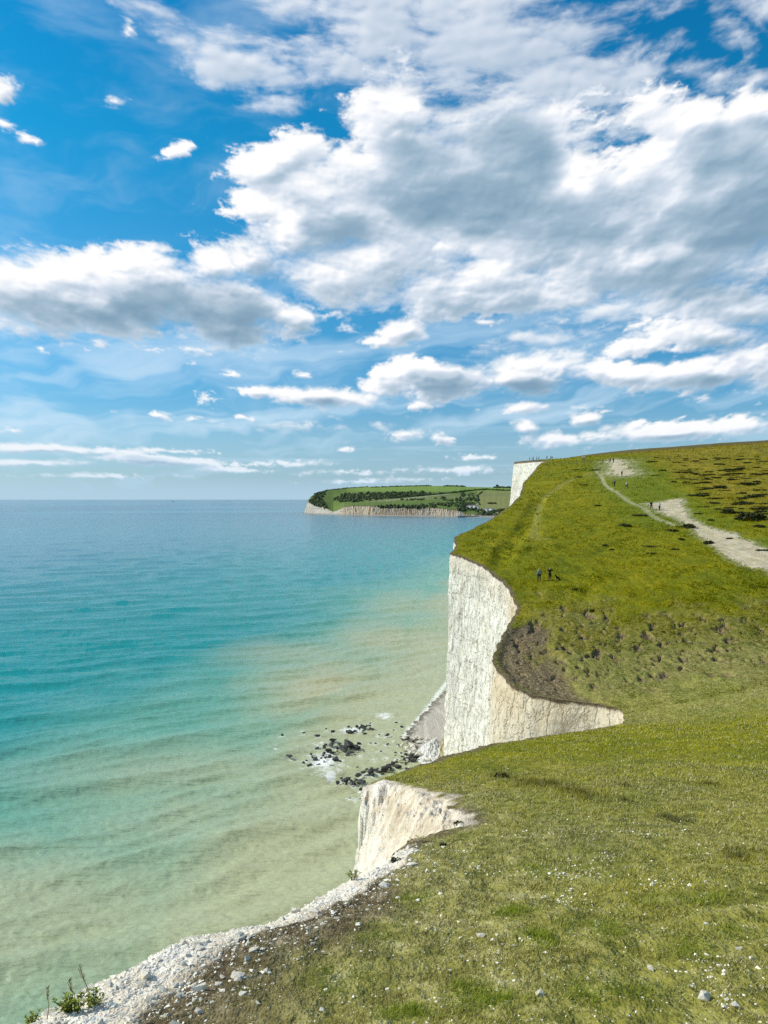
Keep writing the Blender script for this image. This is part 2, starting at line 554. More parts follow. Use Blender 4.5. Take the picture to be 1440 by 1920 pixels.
Q0, QK = 220.0, 0.000815


def z_far(X, Y):
    s = np.maximum(Y - Q0, 0)
    a = 0.13 * (Y - 200) - 0.5 * QK * s * s
    a = np.where(s > 260, a[()] * 0 + 0.13 * (Q0 + 260 - 200) - 0.5 * QK * 260 ** 2 - (s - 260) * 0.08, a)
    return a + 0.075 * X_lim(X)


def X_lim(X):
    return np.where(X < 250, X, 250 + 120 * (1 - np.exp(-(np.maximum(X, 250) - 250) / 120)))


def z_ridge(X, Y):
    return 24.3 - 0.0005 * (Y - 620) ** 2 + 0.075 * X_lim(X) - 5.5 * (1 - sstep(X, 90, 190))


def far_hit(u, v):
    """the point of the far slope seen in a direction"""
    x, t = ray(u, v)
    lo, hi = 58.0, 330.0
    for _ in range(50):
        y = 0.5 * (lo + hi)
        if float(z_far(np.float64(x * y), np.float64(y))) / y < t:
            lo = y
        else:
            hi = y
    return (x * y, y)


EDGE = [(-9, -150), (-7.5, -60), (-6, -25), (-4.8, -10), (-3.6, -3), (-2.9, 1.2), (-2.45, 3.0), (-2.25, 3.89), (-2.12, 4.37), (-1.93, 4.84), (-1.76, 5.29), (-1.50, 5.61),
        (-1.24, 5.82), (-0.97, 6.28), (-0.73, 7.21), (-0.43, 7.75), (-0.14, 8.42), (-0.20, 9.6), (-0.34, 11.5), (-0.50, 14), (-0.57, 16), (-0.48, 17.4), (0.18, 19.5),
        (0.95, 22), (2.3, 26), (4.75, 32), (8.4, 38.5), (12.4, 45), (15.6, 51), (17.6, 55.5), (18.4, 58.6)]
EDGE += [far_hit(u, v) for (u, v) in [(1150, 1338), (1120, 1325), (1090, 1318), (1040, 1311), (1000, 1303), (972, 1290), (950, 1276), (930, 1252), (921, 1238), (934, 1208), (952, 1172),
                                      (971, 1140), (963, 1122), (955, 1105), (940, 1088), (915, 1068), (880, 1049), (845, 1037), (856, 1024), (850, 1008), (880, 994), (920, 974), (944, 957),
                                      (961, 944), (975, 928), (981, 906), (1000, 885)]]
EDGE += [(58.5, 283), (63, 290), (64.5, 298), (63.0, 312), (61.0, 330), (59.0, 343), (60.5, 352), (66, 372), (80, 420), (110, 520), (150, 650), (220, 900)]
EDGE = np.array(EDGE, np.float64)
assert np.all(np.diff(EDGE[:, 1]) > 0), EDGE
print('edge', np.round(EDGE[31:], 1).tolist())


def edge_x(Y, rough=True):
    Y = np.asarray(Y, np.float64)
    x = np.interp(Y, EDGE[:, 1], EDGE[:, 0])
    if rough:
        d = np.clip(np.abs(Y), 2, 200)
        y32 = Y.astype(np.float32)
        x = x + 0.045 * fbm2(y32 * 2.6, y32 * 0 + 3.1, 4, 0.6, seed=201) * np.clip(9 / d, 0, 1) \
            + 0.55 * fbm2(y32 * 0.30, y32 * 0 + 7.7, 5, 0.58, seed=202) * sstep(d, 18, 60) + 0.22 * fbm2(y32 * 1.1, y32 * 0 + 1.7, 5, 0.68, seed=203) * sstep(d, 14, 30)
    return x


BOWL = np.array([(-3.0, 8.55), (-0.12, 8.60), (0.40, 9.25), (1.00, 10.2), (1.30, 11.2), (1.12, 13.0), (0.82, 14.7), (0.35, 16.0), (-0.30, 16.9), (-3.0, 17.3)])


def poly_sd(X, Y, poly):
    """signed distance to a closed polygon, positive inside"""
    best = np.full(np.shape(X), 1e9); ins = np.zeros(np.shape(X), bool)
    n = len(poly)
    for i in range(n):
        ax, ay = poly[i]; bx, by = poly[(i + 1) % n]
        ex, ey = bx - ax, by - ay
        t = np.clip(((X - ax) * ex + (Y - ay) * ey) / (ex * ex + ey * ey), 0, 1)
        best = np.minimum(best, np.hypot(X - ax - t * ex, Y - ay - t * ey))
        cr = ((ay > Y) != (by > Y)) & (X < (bx - ax) * (Y - ay) / (by - ay + 1e-12) + ax)
        ins ^= cr
    return np.where(ins, best, -best)


def line_d(X, Y, pts):
    best = np.full(np.shape(X), 1e9)
    for (ax, ay), (bx, by) in zip(pts[:-1], pts[1:]):
        ex, ey = bx - ax, by - ay
        t = np.clip(((X - ax) * ex + (Y - ay) * ey) / (ex * ex + ey * ey + 1e-9), 0, 1)
        best = np.minimum(best, np.hypot(X - ax - t * ex, Y - ay - t * ey))
    return best


def ground_base(X, Y):
    """smooth land surface, relative to the eye"""
    X = np.asarray(X, np.float64); Y = np.asarray(Y, np.float64)
    z = smax(z_near(X, Y), z_far(X, Y), 2.2 + 8.0 * sstep(X, 14, 34))
    z = smax(z, z_ridge(X, Y), 1.0)
    return z


def hit(u, v):
    """where a direction of the photograph first meets the land"""
    x, t = ray(u, v)
    y = np.concatenate([np.arange(2.5, 60, 0.05), np.arange(60, 900, 0.25)])
    below = ground_base(x * y, y) > t * y
    below &= x * y > edge_x(y) - 0.3
    i = np.argmax(below)
    if not below[i]:
        i = np.argmin(np.abs(ground_base(x * y, y) - t * y) / y)
    return np.array((x * y[i], y[i]))


HITS = lambda pts: [tuple(hit(u, v)) for (u, v) in pts]

# tracks and worn places, found on the ground
TRACK_MAIN = np.array(HITS([(1470, 1088), (1440, 1072), (1400, 1062), (1372, 1050), (1345, 1030), (1320, 1008), (1290, 985), (1262, 968), (1232, 958), (1205, 944),
                            (1230, 941), (1262, 935), (1277, 934), (1283, 950), (1290, 966), (1318, 984), (1352, 994), (1385, 1006), (1410, 1020), (1440, 1032), (1475, 1050)]))
TRACK_TOP = np.array(HITS([(1142, 888), (1150, 878), (1142, 866), (1150, 861), (1172, 862), (1168, 872), (1178, 884), (1190, 890), (1165, 893)]))
TROD_LEFT = HITS([(1118, 883), (1128, 895), (1133, 906), (1150, 920), (1178, 940), (1206, 952), (1232, 972), (1262, 982)])
TROD_A = HITS([(1130, 884), (1090, 893), (1060, 905), (1030, 925), (1012, 940), (1006, 975), (1000, 1010), (1020, 1010)])
TROD_B = HITS([(1010, 935), (985, 985), (960, 1015), (945, 1036), (935, 1062)])
TROD_C = HITS([(1055, 1013), (1085, 1003), (1140, 975)])
TROD_D = HITS([(1120, 1040), (1150, 1020), (1180, 1008), (1225, 995), (1265, 982)])
TROD_E = HITS([(1270, 1085), (1330, 1058)])
PATCH = np.array(HITS([(948, 1180), (985, 1150), (1040, 1128), (1100, 1128), (1180, 1160), (1300, 1150), (1470, 1140), (1470, 1295), (1330, 1275), (1230, 1290), (1130, 1268), (1060, 1285), (1010, 1290), (960, 1250)]))
SCAR = np.array(HITS([(926, 1232), (945, 1180), (1000, 1165), (1045, 1175), (1030, 1215), (1060, 1250), (1080, 1290), (1150, 1325), (1148, 1337), (1090, 1318), (1000, 1302), (950, 1275)]))


def ground_z(X, Y, detail=True):
    X = np.asarray(X, np.float64); Y = np.asarray(Y, np.float64)
    z = ground_base(X, Y)
    t = X - edge_x(Y)
    x = X.astype(np.float32); y = Y.astype(np.float32)
    # slump bowl beside the promontory
    sd = poly_sd(X, Y, BOWL) if np.ndim(X) else poly_sd(np.array([X]), np.array([Y]), BOWL)[0]
    sdn = sd + 0.46 * fbm2(x * 1.4, y * 1.5, 6, 0.62, seed=211) * sstep(sd, -0.6, 0.3)
    left = sstep(t + 0.35 * fbm2(x * 1.1, y * 1.1, 4, 0.6, seed=215), 1.15, 0.35)
    drop = 0.50 * sstep(sdn, -0.15, 1.35) + left * (0.62 * sstep(sdn, 0.0, 0.45) + 0.50 * sstep(t, 0.5, 0.0) * sstep(sdn, 0.0, 0.5))
    z = z - drop + sstep(sd, 0.0, 0.3) * (0.16 * fbm2(x * 2.4, y * 2.4, 6, 0.65, seed=212) + 0.05 * np.round(3 * fbm2(x * 5, y * 5, 3, seed=213)) / 3)
    # rim rounds off at the near edge
    nearw = sstep(np.abs(Y), 26, 12)
    z = z - 0.24 * nearw * sstep(t, 0.55, 0.0) ** 1.4 + nearw * sstep(t, 0.6, 0.2) * 0.05 * fbm2(x * 7, y * 7, 4, 0.6, seed=214)
    if detail:
        far = sstep(Y, 52, 75)
        z = z + far * (0.55 * fbm2(x * 0.045, y * 0.035, 4, 0.5, seed=221) + 0.16 * fbm2(x * 0.55, y * 0.28, 4, 0.55, seed=222) + 0.17 * fbm2(x * 0.10, y * 0.55, 4, 0.6, seed=226)) * sstep(t, 0, 6)
        z = z + (1 - far) * (0.10 * fbm2(x * 0.35, y * 0.35, 3, 0.5, seed=223) + 0.045 * fbm2(x * 1.5, y * 1.5, 3, 0.55, seed=224) + 0.02 * fbm2(x * 6.0, y * 6.0, 4, 0.6, seed=225) * sstep(Y, 30, 12)) * sstep(np.hypot(X, Y), 0.0, 4)
        # broken, hummocky turf
        pm = sstep(poly_sd(X, Y, PATCH) + 6.0 * fbm2(x * 0.25, y * 0.18, 4, 0.55, seed=302), -5, 4)
        hm = fbm2(x * 0.75, y * 0.42, 4, 0.6, seed=231)
        z = z - pm * 0.42 * sstep(hm, 0.10, 0.28) * sstep(t, 0, 1.5) + pm * 0.10 * hm
        sc = sstep(poly_sd(X, Y, SCAR), -0.6, 1.2)
        z = z - sc * (0.35 + 0.25 * fbm2(x * 0.9, y * 0.9, 4, 0.6, seed=233)) * sstep(t, -0.1, 1.2)
        for pts, wd, dp in ((TROD_B, 1.5, 0.60), (TROD_A, 1.0, 0.14), (TROD_C, 0.6, 0.16), (TROD_D, 0.6, 0.22), (TROD_E, 0.6, 0.16), (TROD_LEFT, 0.5, 0.10)):
            z = z - dp * sstep(line_d(X, Y, pts), wd * 1.6, wd * 0.3) * (0.6 + 0.4 * (fbm2(x * 0.2, y * 0.2, 2, seed=237) > 0))
    return z


def zg(x, y):
    """height above the sea of one spot of ground"""
    return float(ground_z(np.array([x]), np.array([y]))[0]) + EYE


# ------------------------------------------------------------------ land mesh
def rows_y():
    ys = [-150, -110, -80, -60, -45, -34, -26, -20, -15, -11, -8, -5.5, -3.5, -2, -0.8, 0.2, 1.0, 1.7, 2.3, 2.8]
    y = 3.0
    while y < 335:
        ys.append(y)
        near = y * y / 1.6 / 850
        if y < 8.3: d = near
        elif y < 18: d = min(near, 0.05)
        elif y < 57: d = min(near, 0.22)
        else: d = max(0.14, y * y / 26 / 820)
        y += d
    ys += list(np.arange(336, 700, 4)) + list(np.arange(700, 901, 20))
    return np.array(ys)


YR = rows_y()
TC = np.concatenate([np.linspace(0, 0.02, 14, endpoint=False), np.arange(0.02, 0.62, 0.00165), np.arange(0.62, 1.05, 0.0045), np.geomspace(1.06, 9, 36)])
SY = np.sqrt(YR ** 2 * np.where(YR > 0, 1, 0.3) + 4.0)
GY = np.repeat(YR[:, None], len(TC), 1)
GX = edge_x(YR)[:, None] + SY[:, None] * TC[None, :]
GT = GX - edge_x(YR)[:, None]
GZ = ground_z(GX, GY)
print('land grid', GX.shape)


def masks(X, Y, T, Z=None):
    x = X.astype(np.float32); y = Y.astype(np.float32)
    n1 = fbm2(x * 1.1, y * 1.1, 5, 0.6, seed=301)
    n2 = fbm2(x * 0.25, y * 0.18, 4, 0.55, seed=302)
    near = sstep(Y, 24, 10)
    tt = T + 0.16 * n1
    # chalk rubble rim and brown soil behind it
    wid = np.interp(Y, [3, 4.4, 5.4, 6.2, 7.2, 8.4, 9], [1.02, 1.06, 0.95, 0.74, 0.92, 0.66, 0.2])
    chalk = near * sstep(tt, wid, wid * 0.62)
    soil = near * sstep(tt + 0.35 * n2 + 0.25 * n1, np.interp(Y, [3, 4.5, 5.5, 7, 9, 30], [2.9, 2.8, 2.5, 1.25, 0.8, 0.25]), 0.35)
    sd = poly_sd(X, Y, BOWL)
    bowl = sstep(sd + 0.38 * n1 + 0.22 * sstep(Y, 10, 14), -0.05, 0.30)
    chalk = np.maximum(chalk, bowl * (0.62 + 0.38 * sstep(T + 0.25 * n1, 0.75, 0.35)))
    chalk = np.maximum(chalk, 0.62 * sstep(sd + 0.75 * n1 + 0.25 * n2, -0.50, 0.25) * sstep(Y, 9.0, 10.0))
    chalk = np.maximum(chalk, sstep(sd + 0.3 * n1, -0.75, -0.25) * sstep(Y, 15.5, 16.5) * sstep(Y, 20, 18) * sstep(T + 0.3 * n1, 1.3, 0.5))
    soil = np.maximum(soil, near * sstep(sd + 0.45 * n1 + 0.2 * n2, -0.62, 0.05) * 0.7)
    lip = sstep(Y, 17, 20) * sstep(Y, 60, 50)
    soil = np.maximum(soil, lip * sstep(tt, 0.9, 0.1) * 0.7)
    # broken turf across the valley
    pm = sstep(poly_sd(X, Y, PATCH) + 9.0 * n2 + 3.0 * n1, -5.0, 4.5)
    hm = fbm2(x * 0.75, y * 0.42, 4, 0.6, seed=231)
    erode = pm * (0.42 + 0.9 * sstep(hm, 0.0, 0.28) * 0.6)
    scar = sstep(poly_sd(X, Y, SCAR) + 1.0 * n1, -0.5, 0.9)
    soil = np.maximum(soil, np.maximum(scar * (0.45 + 0.55 * sstep(T + 2.0 * n1 + 6.0 * n2, 7.0, 1.0)), sstep(Y, 58, 64) * sstep(T + 0.5 * n1, 0.8, 0.1) * 0.8))
    soil = np.maximum(soil, pm * 0.75 * sstep(hm, 0.10, 0.22))
    flint = scar * sstep(T, 1.8, 0.5) * sstep(Y, 78, 70)
    # pale worn ground
    tracks = np.zeros_like(X)
    for pts, wd, wt in ((TROD_LEFT, 0.75, 0.75), (TROD_A, 1.3, 0.14)):
        tracks = np.maximum(tracks, wt * sstep(line_d(X, Y, pts) + 0.5 * n1, wd, wd * 0.3))
    wear = sstep(poly_sd(X, Y, TRACK_MAIN) + 1.6 * n1 + 1.2 * n2, -1.6, 1.0)
    wear = np.maximum(wear, sstep(poly_sd(X, Y, TRACK_TOP) + 5 * n1 + 4 * n2, -7, 2.5) * 0.8)
    tracks = np.maximum(tracks, wear)
    # valley floor and the mown-looking strip beside the track are greener
    x_path = np.interp(Y, [100, 115, 140, 165, 190, 230, 260, 300], [60, 62, 58, 62, 66, 76, 84, 96])
    lush = sstep(np.abs(Y - 62), 16, 4) * 0.7 * sstep(T, 1, 12)
    lush = np.maximum(lush, sstep(Y, 120, 150) * sstep(Y, 300, 240) * sstep(np.abs(X - x_path + 4) + 5 * n2, 14, 4) * 0.8)
    lush = np.maximum(lush, sstep(Y, 90, 110) * sstep(Y, 125, 112) * sstep(X, 44, 58) * 0.9)
    rough = sstep(Y, 110, 140) * sstep(X - x_path + 6 * n2, 4, 14)
    ridge = sstep(Y, 380, 430)
    dry = sstep(Y + 4 * n2, 26, 8) * 0.9 
    dry = dry * lerp(1.0, 0.6, sstep(X / np.maximum(Y, 1), 0.02, 0.4)) + 0.62 * sstep(Y, 44, 56) * sstep(Y + 3 * n2, 78, 66) * sstep(X, 6, 16)
    dry = np.clip(dry, 0, 1)
    m1 = np.stack([soil, chalk, dry, tracks], -1)
    m2 = np.stack([lush, np.clip(erode, 0, 1), rough, ridge], -1)
    return m1, m2, wear


M1, M2, WEAR = masks(GX, GY, GT)


def turf_material():
    m, t, b = material('turf', 0.95, 0.1)
    p = t.new('ShaderNodeTexCoord').outputs['Object']
    pf = t.mapping(p, scale=(1.0, 0.45, 1.0))
    nA = t.noise(p, 0.05, 4); nB = t.noise(pf, 0.55, 5, 0.6); nC = t.noise(p, 4.0, 6, 0.65); nD = t.noise(p, 32.0, 4, 0.6)
    s1 = t.new('ShaderNodeSeparateColor'); t.l.new(t.attr('m1', 'Color'), s1.inputs[0]); a1 = t.attr('m1', 'Alpha')
    s2 = t.new('ShaderNodeSeparateColor'); t.l.new(t.attr('m2', 'Color'), s2.inputs[0]); a2 = t.attr('m2', 'Alpha')
    soil, chalk, dry, track = s1.outputs[0], s1.outputs[1], s1.outputs[2], a1
    lush, erode, rough, ridge = s2.outputs[0], s2.outputs[1], s2.outputs[2], a2
    mixn = t.m('ADD', t.m('MULTIPLY', nB, 0.6), t.m('MULTIPLY', nA, 0.4))
    g = t.ramp(mixn, [(0.28, (0.055, 0.075, 0.003)), (0.42, (0.145, 0.160, 0.004)), (0.54, (0.225, 0.210, 0.005)), (0.70, (0.31, 0.25, 0.012))])
    g = t.mix(t.m('MULTIPLY', t.sm(nC, 0.52, 0.36), 0.45), g, (0.045, 0.062, 0.004))
    g = t.mix(t.m('MULTIPLY', lush, 0.75), g, t.mix(nB, (0.085, 0.150, 0.008), (0.15, 0.195, 0.02)))
    rg = t.ramp(nB, [(0.32, (0.10, 0.11, 0.006)), (0.5, (0.22, 0.185, 0.012)), (0.68, (0.32, 0.24, 0.035))])
    g = t.mix(t.m('MULTIPLY', rough, 0.85), g, rg)
    d = t.ramp(nC, [(0.28, (0.09, 0.085, 0.025)), (0.46, (0.28, 0.255, 0.075)), (0.56, (0.40, 0.355, 0.13)), (0.70, (0.60, 0.53, 0.28))])
    g = t.mix(t.m('MULTIPLY', dry, t.sm(nB, 0.25, 0.65, 0.45, 1.0)), g, d)
    e = t.ramp(t.noise(p, 1.5, 6, 0.62), [(0.32, (0.07, 0.055, 0.022)), (0.46, (0.17, 0.135, 0.055)), (0.56, (0.27, 0.23, 0.085)), (0.7, (0.44, 0.36, 0.20))])
    g = t.mix(t.m('MULTIPLY', erode, 0.95), g, e)
    rd = t.mix(nB, (0.085, 0.085, 0.016), (0.17, 0.125, 0.04))
    g = t.mix(ridge, g, rd)
    tr = t.mix(nC, (0.34, 0.31, 0.14), (0.62, 0.56, 0.40))
    g = t.mix(t.m('MULTIPLY', track, t.sm(nC, 0.3, 0.6, 0.5, 1.0)), g, tr)
    sc = t.ramp(t.noise(p, 5.0, 7, 0.65), [(0.30, (0.040, 0.028, 0.013)), (0.46, (0.125, 0.092, 0.046)), (0.57, (0.21, 0.165, 0.090)), (0.70, (0.42, 0.35, 0.235))])
    g = t.mix(t.sm(soil, 0.15, 0.75), g, sc)
    ck = t.ramp(t.noise(p, 3.2, 8, 0.66), [(0.30, (0.60, 0.48, 0.34)), (0.46, (0.74, 0.655, 0.53)), (0.58, (0.82, 0.77, 0.68))])
    ck = t.mix(t.m('MULTIPLY', t.sm(nD, 0.56, 0.42), 0.30), ck, (0.40, 0.29, 0.18))
    sand = t.ramp(t.noise(p, 2.2, 7, 0.62), [(0.30, (0.47, 0.375, 0.25)), (0.5, (0.66, 0.555, 0.415)), (0.68, (0.78, 0.70, 0.57))])
    ck = t.mix(t.sm(chalk, 0.95, 0.66), ck, sand)
    g = t.mix(t.sm(chalk, 0.25, 0.6), g, ck)
    t.put(b.inputs['Base Color'], g)
    bp = t.new('ShaderNodeBump'); bp.inputs['Strength'].default_value = 0.9; bp.inputs['Distance'].default_value = 0.03
    t.put(bp.inputs['Height'], t.m('MULTIPLY_ADD', nD, 0.5, t.noise(p, 9.0, 5, 0.65)))
    b2 = t.new('ShaderNodeBump'); b2.inputs['Strength'].default_value = 0.8; b2.inputs['Distance'].default_value = 0.35
    t.put(b2.inputs['Height'], t.noise(pf, 1.1, 6, 0.66)); t.l.new(bp.outputs[0], b2.inputs['Normal'])
    t.l.new(b2.outputs[0], b.inputs['Normal'])
    return m


TURF = turf_material()
V = np.stack([GX, GY, GZ + EYE], -1).reshape(-1, 3)
a1 = M1.reshape(-1, 4); a2 = M2.reshape(-1, 4)
ground = link('ground', mesh_np('ground', V, grid_faces(*GX.shape), [TURF], True, {'m1': a1, 'm2': a2}))
tag(ground, 'grassy chalk downland running down to the cliff edge and up the next hill', 'ground', kind='structure')

def build_path():
    sel = (WEAR > 0.52) & (GY > 60)
    f = sel[:-1, :-1] & sel[1:, :-1] & sel[:-1, 1:] & sel[1:, 1:]
    faces = grid_faces(*GX.shape)[f.ravel()]
    used, inv = np.unique(faces, return_inverse=True)
    P = V[used] + np.array([0, 0, 0.03])
    m, t, b = material('worn_chalk', 0.95, 0.1)
    p = t.new('ShaderNodeTexCoord').outputs['Object']
    n1 = t.noise(p, 0.55, 6, 0.65); n2 = t.noise(t.mapping(p, rot=(0, 0, R(-25)), scale=(1.6, 0.3, 1)), 1.2, 5, 0.6)
    c = t.ramp(n1, [(0.26, (0.40, 0.32, 0.18)), (0.45, (0.52, 0.435, 0.275)), (0.64, (0.62, 0.54, 0.38))])
    c = t.mix(t.m('MULTIPLY', t.sm(n2, 0.52, 0.68), 0.5), c, (0.30, 0.27, 0.09))
    t.put(b.inputs['Base Color'], c)
    bp = t.new('ShaderNodeBump'); bp.inputs['Distance'].default_value = 0.15
    t.put(bp.inputs['Height'], t.noise(p, 3.0, 6, 0.7)); t.l.new(bp.outputs[0], b.inputs['Normal'])
    o = link('path', mesh_np('path', P, inv.reshape(-1, 4), [m], True))
    tag(o, 'pale chalk track worn through the grass up the hill', 'path', kind='structure')


build_path()

# ------------------------------------------------------------------ chalk cliff
def chalk_material(name='chalk', far=False):
    m, t, b = material(name, 0.95, 0.12)
    p = t.new('ShaderNodeTexCoord').outputs['Object']
    k = 0.10 if far else 1.0
    pv = t.mapping(p, scale=(1, 1, 0.36)); ph = t.mapping(p, scale=(0.25, 0.25, 1.6)); pm = t.mapping(p, scale=(1, 1, 0.55))
    n1 = t.noise(pv, 0.35 * k, 8, 0.66); n2 = t.noise(pv, 1.3 * k, 6, 0.64); n3 = t.noise(pm, 1.1 * k, 6, 0.64); n4 = t.noise(ph, 0.9 * k, 5, 0.65)
    if far:
        c = t.ramp(n1, [(0.30, (0.28, 0.25, 0.20)), (0.45, (0.46, 0.42, 0.35)), (0.60, (0.54, 0.51, 0.45)), (0.75, (0.30, 0.24, 0.17))])
    else:
        c = t.ramp(n1, [(0.30, (0.56, 0.50, 0.395)), (0.42, (0.70, 0.655, 0.555)), (0.54, (0.785, 0.75, 0.67)), (0.66, (0.72, 0.67, 0.575)), (0.76, (0.60, 0.525, 0.40))])
    big = t.noise(p, 0.07 * k, 4, 0.6)
    c = t.mix(t.m('MULTIPLY', t.sm(big, 0.46, 0.62), 0.36), c, t.mix(n2, (0.40, 0.385, 0.355), (0.56, 0.545, 0.51)))
    zz = t.m('MULTIPLY_ADD', t.m('SUBTRACT', t.noise(p, 0.22 * k, 4, 0.6), 0.5), 1.4, t.sep(p)[2])
    band = t.m('ABSOLUTE', t.m('SUBTRACT', t.m('FRACT', t.m('MULTIPLY', zz, 0.30 * k)), 0.5))
    c = t.mix(t.m('MULTIPLY', t.sm(band, 0.055, 0.015), t.sm(n3, 0.44, 0.60, 0.0, 0.7)), c, (0.20, 0.185, 0.165))
    c = t.mix(t.m('MULTIPLY', t.sm(n2, 0.56, 0.70), 0.42), c, (0.50, 0.42, 0.29))
    c = t.mix(t.m('MULTIPLY', t.sm(n3, 0.57, 0.66), 0.60), c, (0.36, 0.335, 0.29))
    c = t.mix(t.m('MULTIPLY', t.sm(n4, 0.58, 0.66), 0.30), c, (0.42, 0.39, 0.34))
    wob = t.vm('ADD', t.mapping(p, scale=(0.55 * k, 0.55 * k, 0.20 * k)), t.vm('SCALE', t.noise(p, 0.7 * k, 4, 0.65, color=True), scale=0.9))
    cr = t.voro(wob, 1.6, 'DISTANCE_TO_EDGE')
    c = t.mix(t.m('MULTIPLY', t.sm(cr, 0.07, 0.0), t.sm(n2, 0.42, 0.62, 0.0, 0.55)), c, (0.29, 0.265, 0.225))
    tan = t.attr('tan'); alg = t.attr('algae'); cap = t.attr('cap')
    tc = t.mix(n2, (0.33, 0.215, 0.10), (0.56, 0.44, 0.28)) if far else t.mix(n2, (0.52, 0.38, 0.21), (0.68, 0.575, 0.42))
    c = t.mix(t.m('MULTIPLY', tan, t.sm(n1, 0.25, 0.6, 0.35, 0.95)), c, tc)
    c = t.mix(t.m('MULTIPLY', alg, t.sm(n3, 0.38, 0.55)), c, t.mix(n2, (0.07, 0.075, 0.015), (0.34, 0.28, 0.06)))
    c = t.mix(cap, c, t.mix(n3, (0.06, 0.04, 0.025), (0.24, 0.17, 0.11)))
    t.put(b.inputs['Base Color'], c)
    bp = t.new('ShaderNodeBump'); bp.inputs['Strength'].default_value = 1.0; bp.inputs['Distance'].default_value = 0.38 / k
    vo = t.voro(t.vm('ADD', t.mapping(p, scale=(1.0 * k, 1.0 * k, 0.55 * k)), t.vm('SCALE', t.noise(p, 0.9 * k, 3, 0.6, color=True), scale=0.7)), 1.3, 'F1')
    vo = t.m('ADD', vo, t.m('MULTIPLY', t.sm(cr, 0.0, 0.12), 1.1))
    hgt = t.m('MULTIPLY_ADD', vo, 0.22, t.m('MULTIPLY_ADD', n2, 0.55, t.m('MULTIPLY', n3, 0.75)))
    t.put(bp.inputs['Height'], hgt)
    t.l.new(bp.outputs[0], b.inputs['Normal'])
    return m


CHALK = chalk_material()


def gsmooth(vals, ys, sig):
    out = np.empty_like(vals)
    for i, y in enumerate(ys):
        w = np.exp(-0.5 * ((ys - y) / sig) ** 2) * np.gradient(ys)
        out[i] = (w * vals).sum() / w.sum()
    return out


def fbm3ish(x, y, z, octaves, gain, seed):
    """two slices of planar noise standing in for a 3D one"""
    return 0.5 * (fbm2(x + 0.37 * z, z, octaves, gain, seed=seed) + fbm2(y - 0.29 * z, z * 0.9 + 11, octaves, gain, seed=seed + 5)) * 1.3


